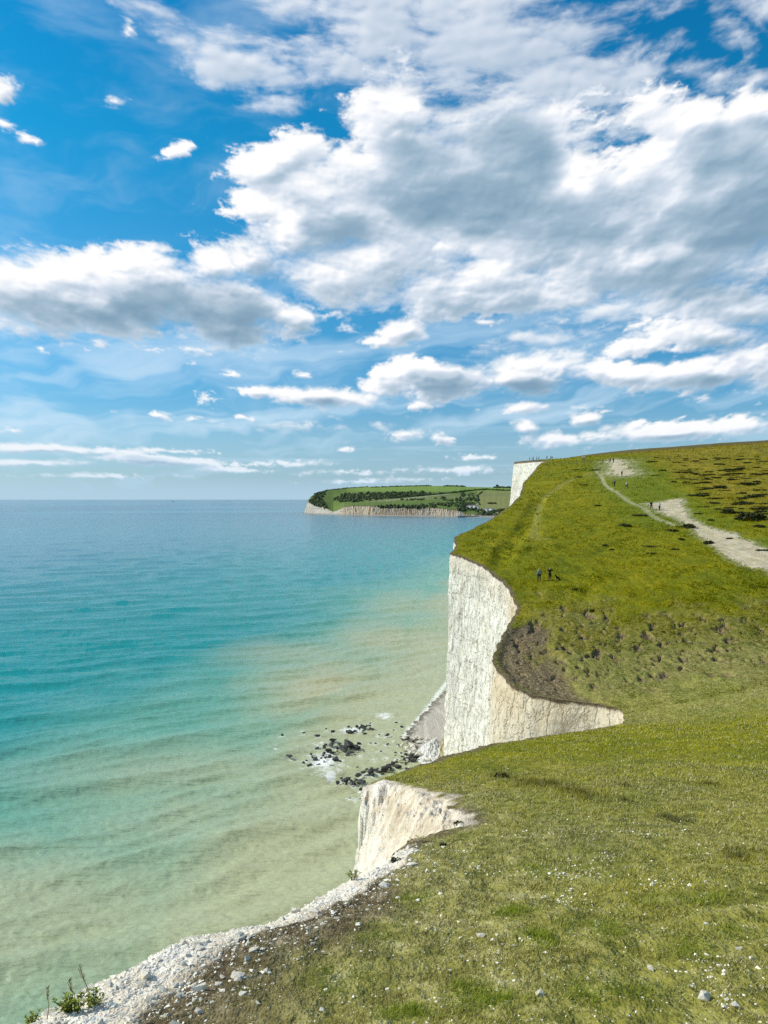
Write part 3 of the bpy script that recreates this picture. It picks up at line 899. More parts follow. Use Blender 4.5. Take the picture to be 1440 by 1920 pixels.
def build_cliff():
    ys = np.concatenate([np.linspace(-150, -10, 30, endpoint=False), np.linspace(-10, 3, 30, endpoint=False), np.arange(3, 20, 0.07), np.arange(20, 60, 0.25), np.arange(60, 150, 0.17),
                         np.arange(150, 230, 0.4), np.arange(230, 362, 0.35), np.linspace(362, 900, 60)])
    ex = edge_x(ys)
    top = ground_z(ex, ys, True) + EYE
    es = np.where(ys > 22, gsmooth(ex, ys, 3.2), gsmooth(ex, ys, 2.0))
    tan = np.gradient(es, ys)
    nx, ny = -1 / np.sqrt(1 + tan ** 2), tan / np.sqrt(1 + tan ** 2)
    bat = np.interp(ys, [-150, 20, 40, 60, 100, 125, 140, 160, 230, 290, 350, 900], [7, 6, 5, 3.6, 2.2, 1.6, 1.8, 4, 6, 8, 11, 12])
    bx, by = es + nx * bat, ys + ny * bat
    h = np.concatenate([np.linspace(0, 2.4, 18, endpoint=False), np.linspace(2.4, 60, 200)])
    H = top + 1.5
    hh = np.minimum(h[:, None] / 60.0 * np.ones_like(H), 1) * 0
    w = np.concatenate([np.linspace(0, 0.05, 16, endpoint=False), np.linspace(0.05, 1, 170)])
    W = np.repeat(w[:, None], len(ys), 1)
    prof = 0.55 * W + 0.45 * np.clip(W, 0, 1) ** 2.2
    X = ex + (bx - ex) * prof
    Yc = ys + (by - ys) * prof
    Z = top - 0.02 - H * W
    dep = H * W
    x, y, z = (q.astype(np.float32) for q in (X, Yc, Z))
    s = np.concatenate([[0], np.cumsum(np.hypot(np.diff(es), np.diff(ys)))]).astype(np.float32)
    S = np.repeat(s[None], len(w), 0)
    fade = sstep(dep, 0.0, 1.6)
    farw = sstep(ys, 12, 45)[None]
    d = 0.55 * fbm2(S * 0.14, z * 0.03, 4, 0.55, seed=401) + 0.34 * fbm2(S * 0.5 + 0.6 * fbm2(S * 0.2, z * 0.2, 3, seed=408), z * 0.12, 6, 0.64, seed=402)
    blk = fbm2(S * 1.2, z * 0.55, 5, 0.62, seed=403)
    d = d + 0.26 * blk + 0.22 * np.round(3 * fbm2(S * 0.55, z * 0.30, 4, 0.6, seed=405)) / 3 + 0.14 * fbm2(S * 2.6, z * 1.5, 3, 0.6, seed=407)
    d = d * farw * fade
    d = d + (1 - farw) * fade * 0.25 * fbm2(S * 1.2, z * 0.8, 5, 0.6, seed=404)
    d = d + (1 - farw) * 0.06 * fbm2(S * 4.0, z * 4.0, 4, 0.6, seed=406) * sstep(dep, 0.0, 0.15)
    # buttress with weed at the foot of the nose
    but = np.exp(-((ys - 133.5) / 2.2) ** 2)[None] * sstep(Z, 7.5, 2.5)
    d = d + 1.1 * but
    notch = np.exp(-((ys - 137.3) / 1.0) ** 2)[None] * sstep(Z, 5.0, 1.5)
    d = d - 1.2 * notch
    X = X + nx * d; Yc = Yc + ny * d
    inset = np.interp(dep, [0, 0.05, 0.35, 1.0, 3.0], [0.03, 0.03, 0.12, 0.0, 0.0]) * sstep(ys, 15, 40)[None]
    X = X - nx * inset; Yc = Yc - ny * inset
    algae = np.clip(np.exp(-((ys - 133.5) / 2.6) ** 2)[None] * sstep(Z, 9, 4) + 0.5 * sstep(Z, 2.2, 0.6), 0, 1)
    tan_m = np.interp(ys, [40, 58, 60, 74, 75.5, 79, 86, 94, 98, 101, 122, 127, 131, 140, 290, 300], [0.4, 0.5, 0.62, 0.62, 0.5, 0.12, 0.15, 0.75, 0.5, 0.08, 0.05, 0.15, 0.7, 0.2, 0.0, 0.1])[None] * np.ones_like(Z)
    tan_m = np.clip(tan_m + 0.4 * sstep(dep, 5, 0.5) * farw * sstep(ys, 220, 170)[None] + 0.25 * fbm2(S * 0.25, z * 0.05, 4, seed=411) * farw, 0, 1)
    capd = np.interp(ys, [10, 20, 60, 75, 130, 160, 280, 360], [0.0, 0.15, 0.30, 0.5, 0.35, 0.3, 0.3, 1.6])[None]
    cap = sstep(dep + 0.25 * blk, capd, capd * 0.55 - 0.01)
    Vc = np.stack([X, Yc, Z], -1).reshape(-1, 3)
    f = grid_faces(len(w), len(ys))[:, ::-1]
    o = link('cliff', mesh_np('cliff', Vc, f, [CHALK], True, {'tan': tan_m.ravel(), 'algae': algae.ravel(), 'cap': cap.ravel()}))
    tag(o, 'white chalk sea cliff dropping from the grass to the beach', 'cliff', kind='structure')
    return ys, X[-1], Yc[-1]


CL_Y, CL_BX, CL_BY = build_cliff()

# ------------------------------------------------------------------ sea
def shore_dist(X, Y):
    """metres from the foot of the cliffs, positive at sea"""
    bx = np.interp(Y, [-150, 0, 20, 40, 60, 80, 100, 125, 140, 150, 166, 185, 215, 260, 300, 345, 420, 700, 1200, 2000], [-14, -9, -7, 0, 12, 5, 9, 8, 8, 5, 10, 15, 24, 40, 52, 46, 62, 150, 330, 600])
    return bx - X


ROCKS = [(105, 465, 25), (250, 452, 25), (340, 472, 40), (400, 422, 20), (448, 445, 38), (565, 450, 55), (610, 408, 30), (645, 415, 45), (660, 425, 35), (695, 405, 25), (700, 384, 14), (450, 508, 60),
         (440, 540, 55), (415, 575, 45), (390, 540, 25), (340, 555, 30), (300, 595, 28), (385, 605, 36), (420, 612, 30), (330, 632, 50), (245, 655, 32), (290, 672, 38), (360, 676, 45), (150, 617, 50),
         (400, 660, 45), (470, 645, 70), (495, 655, 50), (440, 685, 45), (500, 680, 35), (540, 685, 24), (480, 712, 24), (340, 708, 40), (380, 740, 20), (550, 545, 95), (525, 570, 75), (600, 550, 50),
         (625, 525, 40), (620, 555, 45), (570, 585, 30), (545, 602, 40), (815, 470, 40), (760, 462, 18), (815, 527, 24), (735, 522, 18), (700, 520, 20), (770, 577, 24), (725, 643, 26), (630, 620, 20),
         (875, 383, 24), (912, 411, 30), (857, 431, 16), (920, 495, 44), (945, 485, 34), (990, 512, 30), (898, 535, 32), (530, 780, 64), (480, 790, 44), (550, 765, 44), (640, 790, 66), (590, 795, 44),
         (640, 832, 36), (560, 898, 30), (600, 908, 20), (635, 900, 30), (655, 720, 45), (620, 740, 55), (700, 720, 55), (715, 735, 45), (745, 700, 34), (790, 705, 66), (820, 690, 66), (855, 660, 44),
         (830, 670, 34), (885, 685, 55), (910, 590, 28), (940, 600, 38), (975, 610, 48), (1000, 620, 48), (985, 640, 44), (960, 625, 34), (880, 635, 25), (800, 632, 25), (760, 720, 40), (505, 760, 30),
         (465, 630, 40), (425, 700, 30), (310, 700, 24), (270, 640, 22), (310, 615, 24), (475, 555, 34), (505, 545, 40), (640, 400, 26), (590, 440, 30), (545, 440, 26)]


def sea_pt(zx, zy):
    x, t = ray(zx / 3.6 + 500, zy / 3.6 + 1250)
    y = EYE / -t
    return x * y, y


ROCK_P = [(*sea_pt(a, b), w / 3.6) for a, b, w in ROCKS]


def build_sea():
    st = np.concatenate([[8.0, 3.0, 1.6], np.arange(1.05, 0.72, -0.03), np.arange(0.72, 0.02, -0.00125), np.geomspace(0.02, 0.0007, 110)])
    yr = EYE / st
    th = np.concatenate([np.linspace(-math.pi, -0.66, 40, endpoint=False), np.arange(-0.66, 0.26, 0.0021), np.linspace(0.26, math.pi, 50)])
    # rings of constant distance, so that the sheet closes all round
    Rr = np.repeat(yr[:, None], len(th), 1)
    X = Rr * np.sin(th); Y = Rr * np.cos(th)
    x = X.astype(np.float32); y = Y.astype(np.float32)
    d = shore_dist(X, Y)
    # swell bends round towards the shore
    wx = 9 * fbm2(x * 0.010, y * 0.010, 3, seed=501); wy = 7 * fbm2(x * 0.013 + 3, y * 0.013, 3, seed=502)
    def train(ang, lam, amp, ph, sharp, bend=1.0):
        k = 2 * math.pi / lam
        ph_ = k * ((X + wx * bend) * math.sin(ang) + (Y + wy * bend) * math.cos(ang)) + ph
        s = 0.5 + 0.5 * np.sin(ph_)
        return amp * (2 * s ** sharp - 0.8)
    env = 0.55 + 0.45 * fbm2(x * 0.02, y * 0.02, 3, seed=503)
    h = train(R(-31), 16.0, 0.46, 0.3, 1.7) * env + train(R(-23), 9.5, 0.30, 1.7, 2.0, 1.4) * (1.2 - env) + train(R(-14), 26.0, 0.26, 0.9, 1.3) + train(R(-36), 5.2, 0.10, 0.4, 1.8, 2.0) + train(R(-16), 6.6, 0.12, 2.4, 1.9, 1.7)
    c1 = fbm2(x * 0.24 - y * 0.10, y * 0.52 + x * 0.20, 4, 0.55, seed=505)
    c2 = fbm2(x * 0.75 - y * 0.2, y * 1.3 + x * 0.4, 3, 0.55, seed=506)
    h = h * sstep(d, -4, 25) + 0.22 * (np.abs(c1) * -1.6 + 0.3) * sstep(Rr, 1600, 300) + 0.07 * c2 * sstep(Rr, 420, 150)
    h = h * sstep(Rr, 2600, 500) * 1.0
    # water colour: chalk milk near the land, turquoise, then deep blue
    n = fbm2(x * 0.012 + 0.3 * y * 0.01, y * 0.007, 4, 0.55, seed=511)
    n2 = fbm2(x * 0.035, y * 0.016, 5, 0.6, seed=512)
    dd = d + 26 * n + 12 * n2
    milk = sstep(dd, 52, 14) * 0.85
    # plumes of stirred sand off the nose and further along
    for (cx, cy, rx, ry, w) in ((-14, 190, 26, 40, 0.95), (2, 255, 26, 60, 0.8), (-30, 112, 26, 30, 0.6), (10, 330, 22, 60, 0.55), (-40, 84, 60, 30, 0.75), (-26, 128, 44, 22, 0.6), (-22, 230, 34, 30, 0.5)):
        milk = np.maximum(milk, w * np.clip(1.15 - np.hypot((X - cx) / rx, (Y - cy) / ry) + 0.55 * n2, 0, 1))
    green = sstep(dd, 100, 46)
    deep = sstep(dd, 90, 420)
    far = sstep(Rr, 700, 3000)
    band = fbm2(x * 0.0006, y * 0.0014 + 4, 4, 0.6, seed=513)
    cols = dict(deep=(0.062, 0.235, 0.270), teal=(0.014, 0.285, 0.270), green=(0.15, 0.385, 0.270), milk=(0.475, 0.45, 0.245), far=(0.022, 0.115, 0.160), band=(0.05, 0.27, 0.34))
    c = np.ones(X.shape + (3,)) * np.array(cols['teal'])
    for msk, nm in ((deep, 'deep'), (green, 'green'), (milk, 'milk'), (far, 'far'), (far * sstep(band, 0.0, 0.35) * 0.7, 'band')):
        c = c + (np.array(cols[nm]) - c) * msk[..., None]
    # foam
    foam = np.zeros_like(X)
    for (a, b, rx, ry, w) in ((390, 640, 140, 130, 0.85), (430, 740, 60, 40, 0.9), (580, 430, 150, 45, 0.75), (360, 520, 110, 60, 0.55), (790, 335, 100, 30, 0.8), (560, 560, 110, 60, 0.45), (120, 465, 40, 14, 0.7), (60, 552, 24, 8, 0.9), (240, 428, 36, 10, 0.7),
                              (240, 690, 40, 20, 0.5), (640, 745, 80, 30, 0.45), (960, 430, 50, 60, 0.7)):
        cx, cy = sea_pt(a, b); ex, _ = sea_pt(a + rx, b); _, ey = sea_pt(a, b - ry)
        foam = np.maximum(foam, w * np.clip(1.2 - np.hypot((X - cx) / (ex - cx), (Y - cy) / (ey - cy)), 0, 1))
    wl = d
    foam = np.maximum(foam, 0.70 * sstep(np.abs(wl - 1.0 - 1.5 * n2), 1.8, 0.2) * sstep(Y, 140, 150) * sstep(Y, 420, 300))
    foam = np.maximum(foam, 0.0 * sstep(np.abs(wl - 7 - 3 * n2), 1.5, 0.3) * sstep(Y, 145, 160) * sstep(Y, 230, 200))
    for (rx, ry, w) in ROCK_P:
        foam = np.maximum(foam, 0.6 * np.exp(-((X - rx) ** 2 + ((Y - ry) * 0.7) ** 2) / 1.6))
    V = np.stack([X, Y, np.where(Rr > 30000, 0, h)], -1).reshape(-1, 3)
    m, t, b = material('sea_water', 0.13, 0.5)
    b.inputs['IOR'].default_value = 1.33
    p = t.new('ShaderNodeTexCoord').outputs['Object']
    pr = t.mapping(p, rot=(0, 0, R(-27)), scale=(0.38, 1.0, 1.0))
    col = t.attr('water', 'Color')
    n1 = t.noise(pr, 0.25, 5, 0.6)
    fm = t.attr('foam')
    lace = t.noise(p, 0.8, 9, 0.78, dist=1.2)
    fmask = t.sm(t.m('ADD', t.m('MULTIPLY', fm, 0.56), t.m('SUBTRACT', lace, 0.5)), 0.22, 0.44)
    col = t.mix(t.m('MULTIPLY', fmask, 0.9), col, (0.82, 0.83, 0.80))
    t.put(b.inputs['Base Color'], col)
    t.put(b.inputs['Roughness'], t.m('MULTIPLY_ADD', fmask, 0.5, 0.17))
    bp = t.new('ShaderNodeBump'); bp.inputs['Strength'].default_value = 0.9; bp.inputs['Distance'].default_value = 0.34
    geo = t.new('ShaderNodeCameraData').outputs['View Distance'] if False else None
    pl = t.mapping(p, rot=(0, 0, R(-24)), scale=(0.16, 1.0, 1.0))
    pl = t.vm('ADD', pl, t.vm('SCALE', t.noise(p, 0.08, 3, 0.5, color=True), scale=1.6))
    ridge = t.m('SUBTRACT', 1.0, t.m('ABSOLUTE', t.m('MULTIPLY', t.m('SUBTRACT', t.noise(pl, 0.42, 3, 0.5), 0.5), 5.0)), clamp=True)
    t.put(bp.inputs['Height'], t.m('ADD', t.m('MULTIPLY_ADD', ridge, 0.55, t.m('MULTIPLY', t.noise(pr, 0.7, 7, 0.62), 0.75)), t.m('MULTIPLY', t.noise(pr, 2.6, 4, 0.6), 0.3)))
    t.l.new(bp.outputs[0], b.inputs['Normal'])
    f = grid_faces(len(yr), len(th))
    o = link('sea', mesh_np('sea', V, f, [m], True, {'water': c.reshape(-1, 3), 'foam': foam.ravel()}))
    tag(o, 'turquoise sea clouded with chalk near the cliffs', 'sea', kind='structure')


build_sea()

# ------------------------------------------------------------------ beach
def build_beach():
    ys = np.arange(133, 232, 0.5)
    xw = np.interp(ys, [133, 140, 149, 157, 166, 175, 185, 200, 232], [9.5, 5.2, 3.9, 5.6, 8.3, 11.0, 14.6, 19, 31])
    xb = np.interp(ys, CL_BY, CL_BX) + 2.0
    u = np.linspace(-0.35, 1, 60)
    X = xw[None] + (xb - xw)[None] * u[:, None]; Y = np.repeat(ys[None], len(u), 0)
    x = X.astype(np.float32); y = Y.astype(np.float32)
    z = 0.10 * (X - xw[None]) - 0.03
    z = np.minimum(z, 1.2 + 0.05 * (X - xw[None]))
    z = z + 0.10 * fbm2(x * 0.5, y * 0.3, 4, seed=601) + 0.05 * fbm2(x * 2, y * 2, 3, seed=602)
    m, t, b = material('shingle', 0.9)
    p = t.new('ShaderNodeTexCoord').outputs['Object']
    c = t.ramp(t.noise(p, 3.0, 8, 0.75), [(0.30, (0.20, 0.175, 0.145)), (0.5, (0.40, 0.36, 0.305)), (0.7, (0.60, 0.55, 0.48))])
    pz = t.sep(p)[2]
    c = t.mix(t.sm(t.noise(t.mapping(p, rot=(0, 0, R(-25)), scale=(1.4, 0.12, 1)), 0.8, 4), 0.48, 0.64), c, (0.50, 0.465, 0.40))
    c = t.mix(t.sm(t.m('MULTIPLY_ADD', t.noise(p, 0.6, 4), 0.4, pz), 0.42, 0.22), c, (0.16, 0.14, 0.11))
    t.put(b.inputs['Base Color'], c)
    bp = t.new('ShaderNodeBump'); bp.inputs['Distance'].default_value = 0.15
    t.put(bp.inputs['Height'], t.noise(p, 4.0, 6, 0.7)); t.l.new(bp.outputs[0], b.inputs['Normal'])
    V = np.stack([X, Y, z], -1).reshape(-1, 3)
    o = link('beach', mesh_np('beach', V, grid_faces(len(u), len(ys))[:, ::-1], [m]))
    tag(o, 'grey shingle beach at the foot of the chalk nose', 'beach', kind='structure')


build_beach()
# ------------------------------------------------------------------ small meshes
def hull_mesh(rng, n=16, sx=1.0, sy=1.0, sz=0.7, rounded=0.35):
    """angular lump: hull of random points, size about 1"""
    bm = bmesh.new()
    for _ in range(n):
        v = Vector(rng.normal(size=3)); v.normalize()
        c = Vector((rng.uniform(-1, 1), rng.uniform(-1, 1), rng.uniform(-1, 1)))
        v = v.lerp(c, 1 - rounded) * 0.5
        bm.verts.new((v.x * sx, v.y * sy, v.z * sz))
    r = bmesh.ops.convex_hull(bm, input=bm.verts)
    bmesh.ops.delete(bm, geom=[g for g in r['geom_interior'] if isinstance(g, bmesh.types.BMVert)], context='VERTS')
    bmesh.ops.triangulate(bm, faces=bm.faces)
    return bm


def bm_arrays(bm):
    bm.verts.index_update()
    return np.array([v.co[:] for v in bm.verts]), np.array([[v.index for v in f.verts] for f in bm.faces])


def bm_mesh(name, bm, mats, smooth=False):
    me = bpy.data.meshes.new(name)
    bm.to_mesh(me); bm.free()
    for m in mats:
        me.materials.append(m)
    me.polygons.foreach_set('use_smooth', np.full(len(me.polygons), smooth, bool))
    me.update()
    return me


def rot_z(P, a):
    c, s = np.cos(a), np.sin(a)
    return np.stack([P[..., 0] * c - P[..., 1] * s, P[..., 0] * s + P[..., 1] * c, P[..., 2]], -1)


def scatter_merge(variants, pos, size, ang, pick, tilt=None):
    """many small lumps merged into one mesh"""
    vs, fs, base = [], [], 0
    for k, (v, f) in enumerate(variants):
        idx = np.where(pick == k)[0]
        if not len(idx):
            continue
        P = np.repeat(v[None], len(idx), 0)
        if tilt is not None:
            ct, st = np.cos(tilt[idx])[:, None], np.sin(tilt[idx])[:, None]
            P = np.stack([P[..., 0], P[..., 1] * ct - P[..., 2] * st, P[..., 1] * st + P[..., 2] * ct], -1)
        P = rot_z(P, ang[idx][:, None]) * size[idx][:, None, None] + pos[idx][:, None, :]
        vs.append(P.reshape(-1, 3))
        fs.append((f[None] + (base + np.arange(len(idx)) * len(v))[:, None, None]).reshape(-1, 3))
        base += len(idx) * len(v)
    return np.concatenate(vs), np.concatenate(fs)


def grid_at(fi, fj):
    """ground point at fractional row / column of the land grid"""
    i = np.floor(fi).astype(int); j = np.floor(fj).astype(int)
    a = (fi - i)[:, None]; b = (fj - j)[:, None]
    Q = np.stack([GX, GY, GZ + EYE], -1)
    P = (Q[i, j] * (1 - b) + Q[i, j + 1] * b) * (1 - a) + (Q[i + 1, j] * (1 - b) + Q[i + 1, j + 1] * b) * a
    m = lambda A: (A[i, j] * (1 - b) + A[i, j + 1] * b) * (1 - a) + (A[i + 1, j] * (1 - b) + A[i + 1, j + 1] * b) * a
    return P, m(M1), m(M2)


# ------------------------------------------------------------------ grass
def blade_field(name, y0, y1, count, hgt, wid, label, seed, tone):
    rng = np.random.default_rng(seed)
    i0, i1 = np.searchsorted(YR, y0), np.searchsorted(YR, y1) - 2
    jmax = np.searchsorted(TC, 1.02) - 2
    fi = rng.uniform(i0, i1, count); fj = rng.uniform(0.2, jmax, count)
    P, m1, m2 = grid_at(fi, fj)
    X, Y = P[:, 0], P[:, 1]
    x = X.astype(np.float32); y = Y.astype(np.float32)
    keep = (X / np.maximum(Y, 1) < 0.56) & (X / np.maximum(Y, 1) > -0.60)
    tuft = fbm2(x * 3.2, y * 3.2, 4, 0.6, seed=701) if y0 < 40 else 0.7 * fbm2(x * 0.9, y * 0.45, 4, 0.6, seed=702) + 0.7 * fbm2(x * 0.2, y * 0.2, 3, 0.6, seed=705)
    patch = fbm2(x * 0.5, y * 0.4, 4, 0.55, seed=703) if y0 < 40 else fbm2(x * 0.07, y * 0.05, 4, 0.55, seed=704)
    bare = np.clip(m1[:, 1] * 1.6 + 0.96 * m1[:, 0] + 1.3 * m1[:, 3] + 0.62 * m2[:, 1], 0, 1)
    keep &= rng.random(count) > bare
    keep &= rng.random(count) < 0.22 + 0.95 * sstep(tuft, -0.30, 0.25)
    P, m1, m2, tuft, patch, X, Y = (q[keep] for q in (P, m1, m2, tuft, patch, X, Y))
    n = len(P)
    dist = np.hypot(X, Y)
    h = hgt(dist) * rng.uniform(0.45, 1.25, n) * (0.55 + (0.75 if y0 < 40 else 1.35) * sstep(tuft, -0.05, 0.5)) * (1 - 0.5 * m1[:, 0]) * (1 if y0 < 40 else 1 - 0.7 * m1[:, 2])
    w = wid(dist) * rng.uniform(0.6, 1.4, n)
    dark = np.zeros(n); fresh = np.zeros(n)
    if y0 < 40:
        for (u, v, ru, rv) in DARK_TUFTS:
            c = hit(u, v); ex = ru * c[1] / F; ey = abs(hit(u, v - rv)[1] - hit(u, v + rv)[1]) / 2 + 0.05
            dark = np.maximum(dark, np.clip(1.3 - np.hypot((X - c[0]) / ex, (Y - c[1]) / ey), 0, 1))
        h = h * (1 + 1.2 * dark)
        for (u, v, ru, rv) in FRESH:
            c = hit(u, v); ex = ru * c[1] / F; ey = abs(hit(u, v - rv)[1] - hit(u, v + rv)[1]) / 2 + 0.05
            fresh = np.maximum(fresh, np.clip(1.4 - np.hypot((X - c[0]) / ex, (Y - c[1]) / ey) + 0.5 * tuft, 0, 1))
        h = h * (1 + 0.5 * fresh)
    a = rng.uniform(0, 2 * math.pi, n); la = rng.uniform(0, 2 * math.pi, n); lean = h * rng.uniform(0.1, 1.0, n)
    flat = rng.random(n) < 0.22
    lean = np.where(flat, h * 1.6, lean); h = np.where(flat, h * 0.35, h)
    dx, dy = np.cos(a) * w, np.sin(a) * w
    tip = P + np.stack([np.cos(la) * lean + 0.25 * h, np.sin(la) * lean, h], -1)
    base = P - np.array([0, 0, 0.004])
    Vb = np.stack([base - np.stack([dx, dy, 0 * dx], -1), base + np.stack([dx, dy, 0 * dx], -1), tip], 1).reshape(-1, 3)
    k = rng.random(n)
    col = tone(k, patch, m1, m2, dist, rng, n)
    fc = pal(k, [0, 0.5, 1], [(0.10, 0.17, 0.012), (0.25, 0.34, 0.02), (0.42, 0.46, 0.04)])
    col = col + (fc - col) * (0.85 * fresh)[:, None]
    col = col * (1 - 0.62 * dark[:, None])
    C = np.repeat(col[:, None], 3, 1)
    C[:, :2] *= 0.85
    o = link(name, mesh_np(name, Vb, np.arange(3 * n).reshape(-1, 3), [GRASS_MAT], False, {'tint': C.reshape(-1, 3)}))
    tag(o, label, 'grass', kind='stuff')


FRESH = [(1120, 1740, 70, 20), (1010, 1760, 44, 12), (900, 1860, 90, 22), (1150, 1850, 100, 26), (780, 1690, 70, 14), (640, 1830, 60, 22), (1300, 1770, 50, 16), (1000, 1640, 40, 8), (700, 1750, 60, 14), (1290, 1690, 90, 10), (1390, 1740, 50, 14), (960, 1710, 50, 10), (760, 1900, 60, 16)]
DARK_TUFTS = [(1085, 1490, 42, 14), (1262, 1530, 40, 9), (1170, 1500, 14, 5), (1010, 1470, 60, 12), (1175, 1472, 12, 4), (1390, 1600, 60, 8), (940, 1456, 22, 8), (1330, 1470, 20, 4)]


def pal(t, stops, cols):
    return np.stack([np.interp(t, stops, [c[i] for c in cols]) for i in range(3)], -1)


def tone_near(k, patch, m1, m2, dist, rng, n):
    t = np.clip(k * 0.75 + 0.8 * patch + 0.12, 0, 1)
    fresh = pal(t, [0, 0.3, 0.6, 1], [(0.14, 0.17, 0.010), (0.38, 0.395, 0.016), (0.56, 0.525, 0.020), (0.70, 0.60, 0.11)])
    dry = pal(k, [0, 0.35, 0.7, 1], [(0.15, 0.135, 0.045), (0.40, 0.36, 0.12), (0.60, 0.52, 0.22), (0.78, 0.69, 0.40)])
    d = np.clip(m1[:, 2] * 0.72 - 0.75 * patch + 0.6 * m1[:, 0] + 0.12 + 0.25 * (rng.random(n) - 0.5), 0, 1)[:, None]
    c = fresh * (1 - d) + dry * d
    q = rng.random((n, 1))
    c = np.where(q < 0.13, np.array([0.80, 0.71, 0.43]) * (0.7 + 0.5 * k[:, None]), c)
    return np.where(q > 0.74, c * 0.42, c)


def tone_far(k, patch, m1, m2, dist, rng, n):
    t = np.clip(k * 0.5 + 0.9 * patch + 0.27, 0, 1)
    g = pal(t, [0, 0.35, 0.7, 1], [(0.09, 0.105, 0.004), (0.235, 0.235, 0.005), (0.36, 0.315, 0.008), (0.46, 0.37, 0.025)])
    r = pal(t, [0, 0.35, 0.7, 1], [(0.09, 0.09, 0.005), (0.27, 0.21, 0.010), (0.43, 0.30, 0.025), (0.58, 0.42, 0.09)])
    dd = np.array([0.42, 0.40, 0.13]) * (0.5 + k[:, None])
    l = pal(t, [0, 0.5, 1], [(0.09, 0.15, 0.008), (0.17, 0.235, 0.014), (0.26, 0.30, 0.025)])
    q = m2[:, 2:3]
    c = g * (1 - q) + r * q
    c = c * (1 - 0.8 * m2[:, 0:1]) + l * 0.8 * m2[:, 0:1]
    q = m1[:, 2:3] * 0.8; c = c * (1 - q) + dd * q
    e = m2[:, 1:2] * 0.6
    return c * (1 - e) + np.array([0.30, 0.26, 0.11]) * (0.4 + k[:, None]) * e


def grass_material():
    m = bpy.data.materials.new('grass_blade'); m.use_nodes = True
    t = NT(m.node_tree); t.n.clear()
    c = t.attr('tint', 'Color')
    d = t.new('ShaderNodeBsdfDiffuse'); tr = t.new('ShaderNodeBsdfTranslucent'); mx = t.new('ShaderNodeMixShader'); out = t.new('ShaderNodeOutputMaterial')
    t.put(d.inputs[0], c); t.put(tr.inputs[0], c); mx.inputs[0].default_value = 0.35
    t.l.new(d.outputs[0], mx.inputs[1]); t.l.new(tr.outputs[0], mx.inputs[2]); t.l.new(mx.outputs[0], out.inputs[0])
    return m


GRASS_MAT = grass_material()
blade_field('grass', 2.9, 57, 420000, lambda d: 0.017 + 0.0034 * d ** 0.9, lambda d: 0.0011 + 0.00042 * d, 'short sunlit turf on the near slope, green mixed with dry straw', 31, tone_near)
blade_field('grass', 57, 336, 240000, lambda d: 0.07 + 0.0011 * d, lambda d: 0.02 + 0.00055 * d, 'rough yellow-green grass covering the far hillside', 32, tone_far)

# ------------------------------------------------------------------ chalk stones and rubble
CHALK_STONE = plain('chalk_stone', (0.90, 0.82, 0.67), 0.95, 0.14, 14.0, 0.01)
HULLS = []
_r = np.random.default_rng(5)
for k in range(14):
    HULLS.append(bm_arrays(hull_mesh(_r, 18, 1.0, _r.uniform(0.65, 1.0), _r.uniform(0.35, 0.65))))
HULL_ME = [mesh_np('chalk_stone', v, f, [CHALK_STONE], False) for v, f in HULLS]


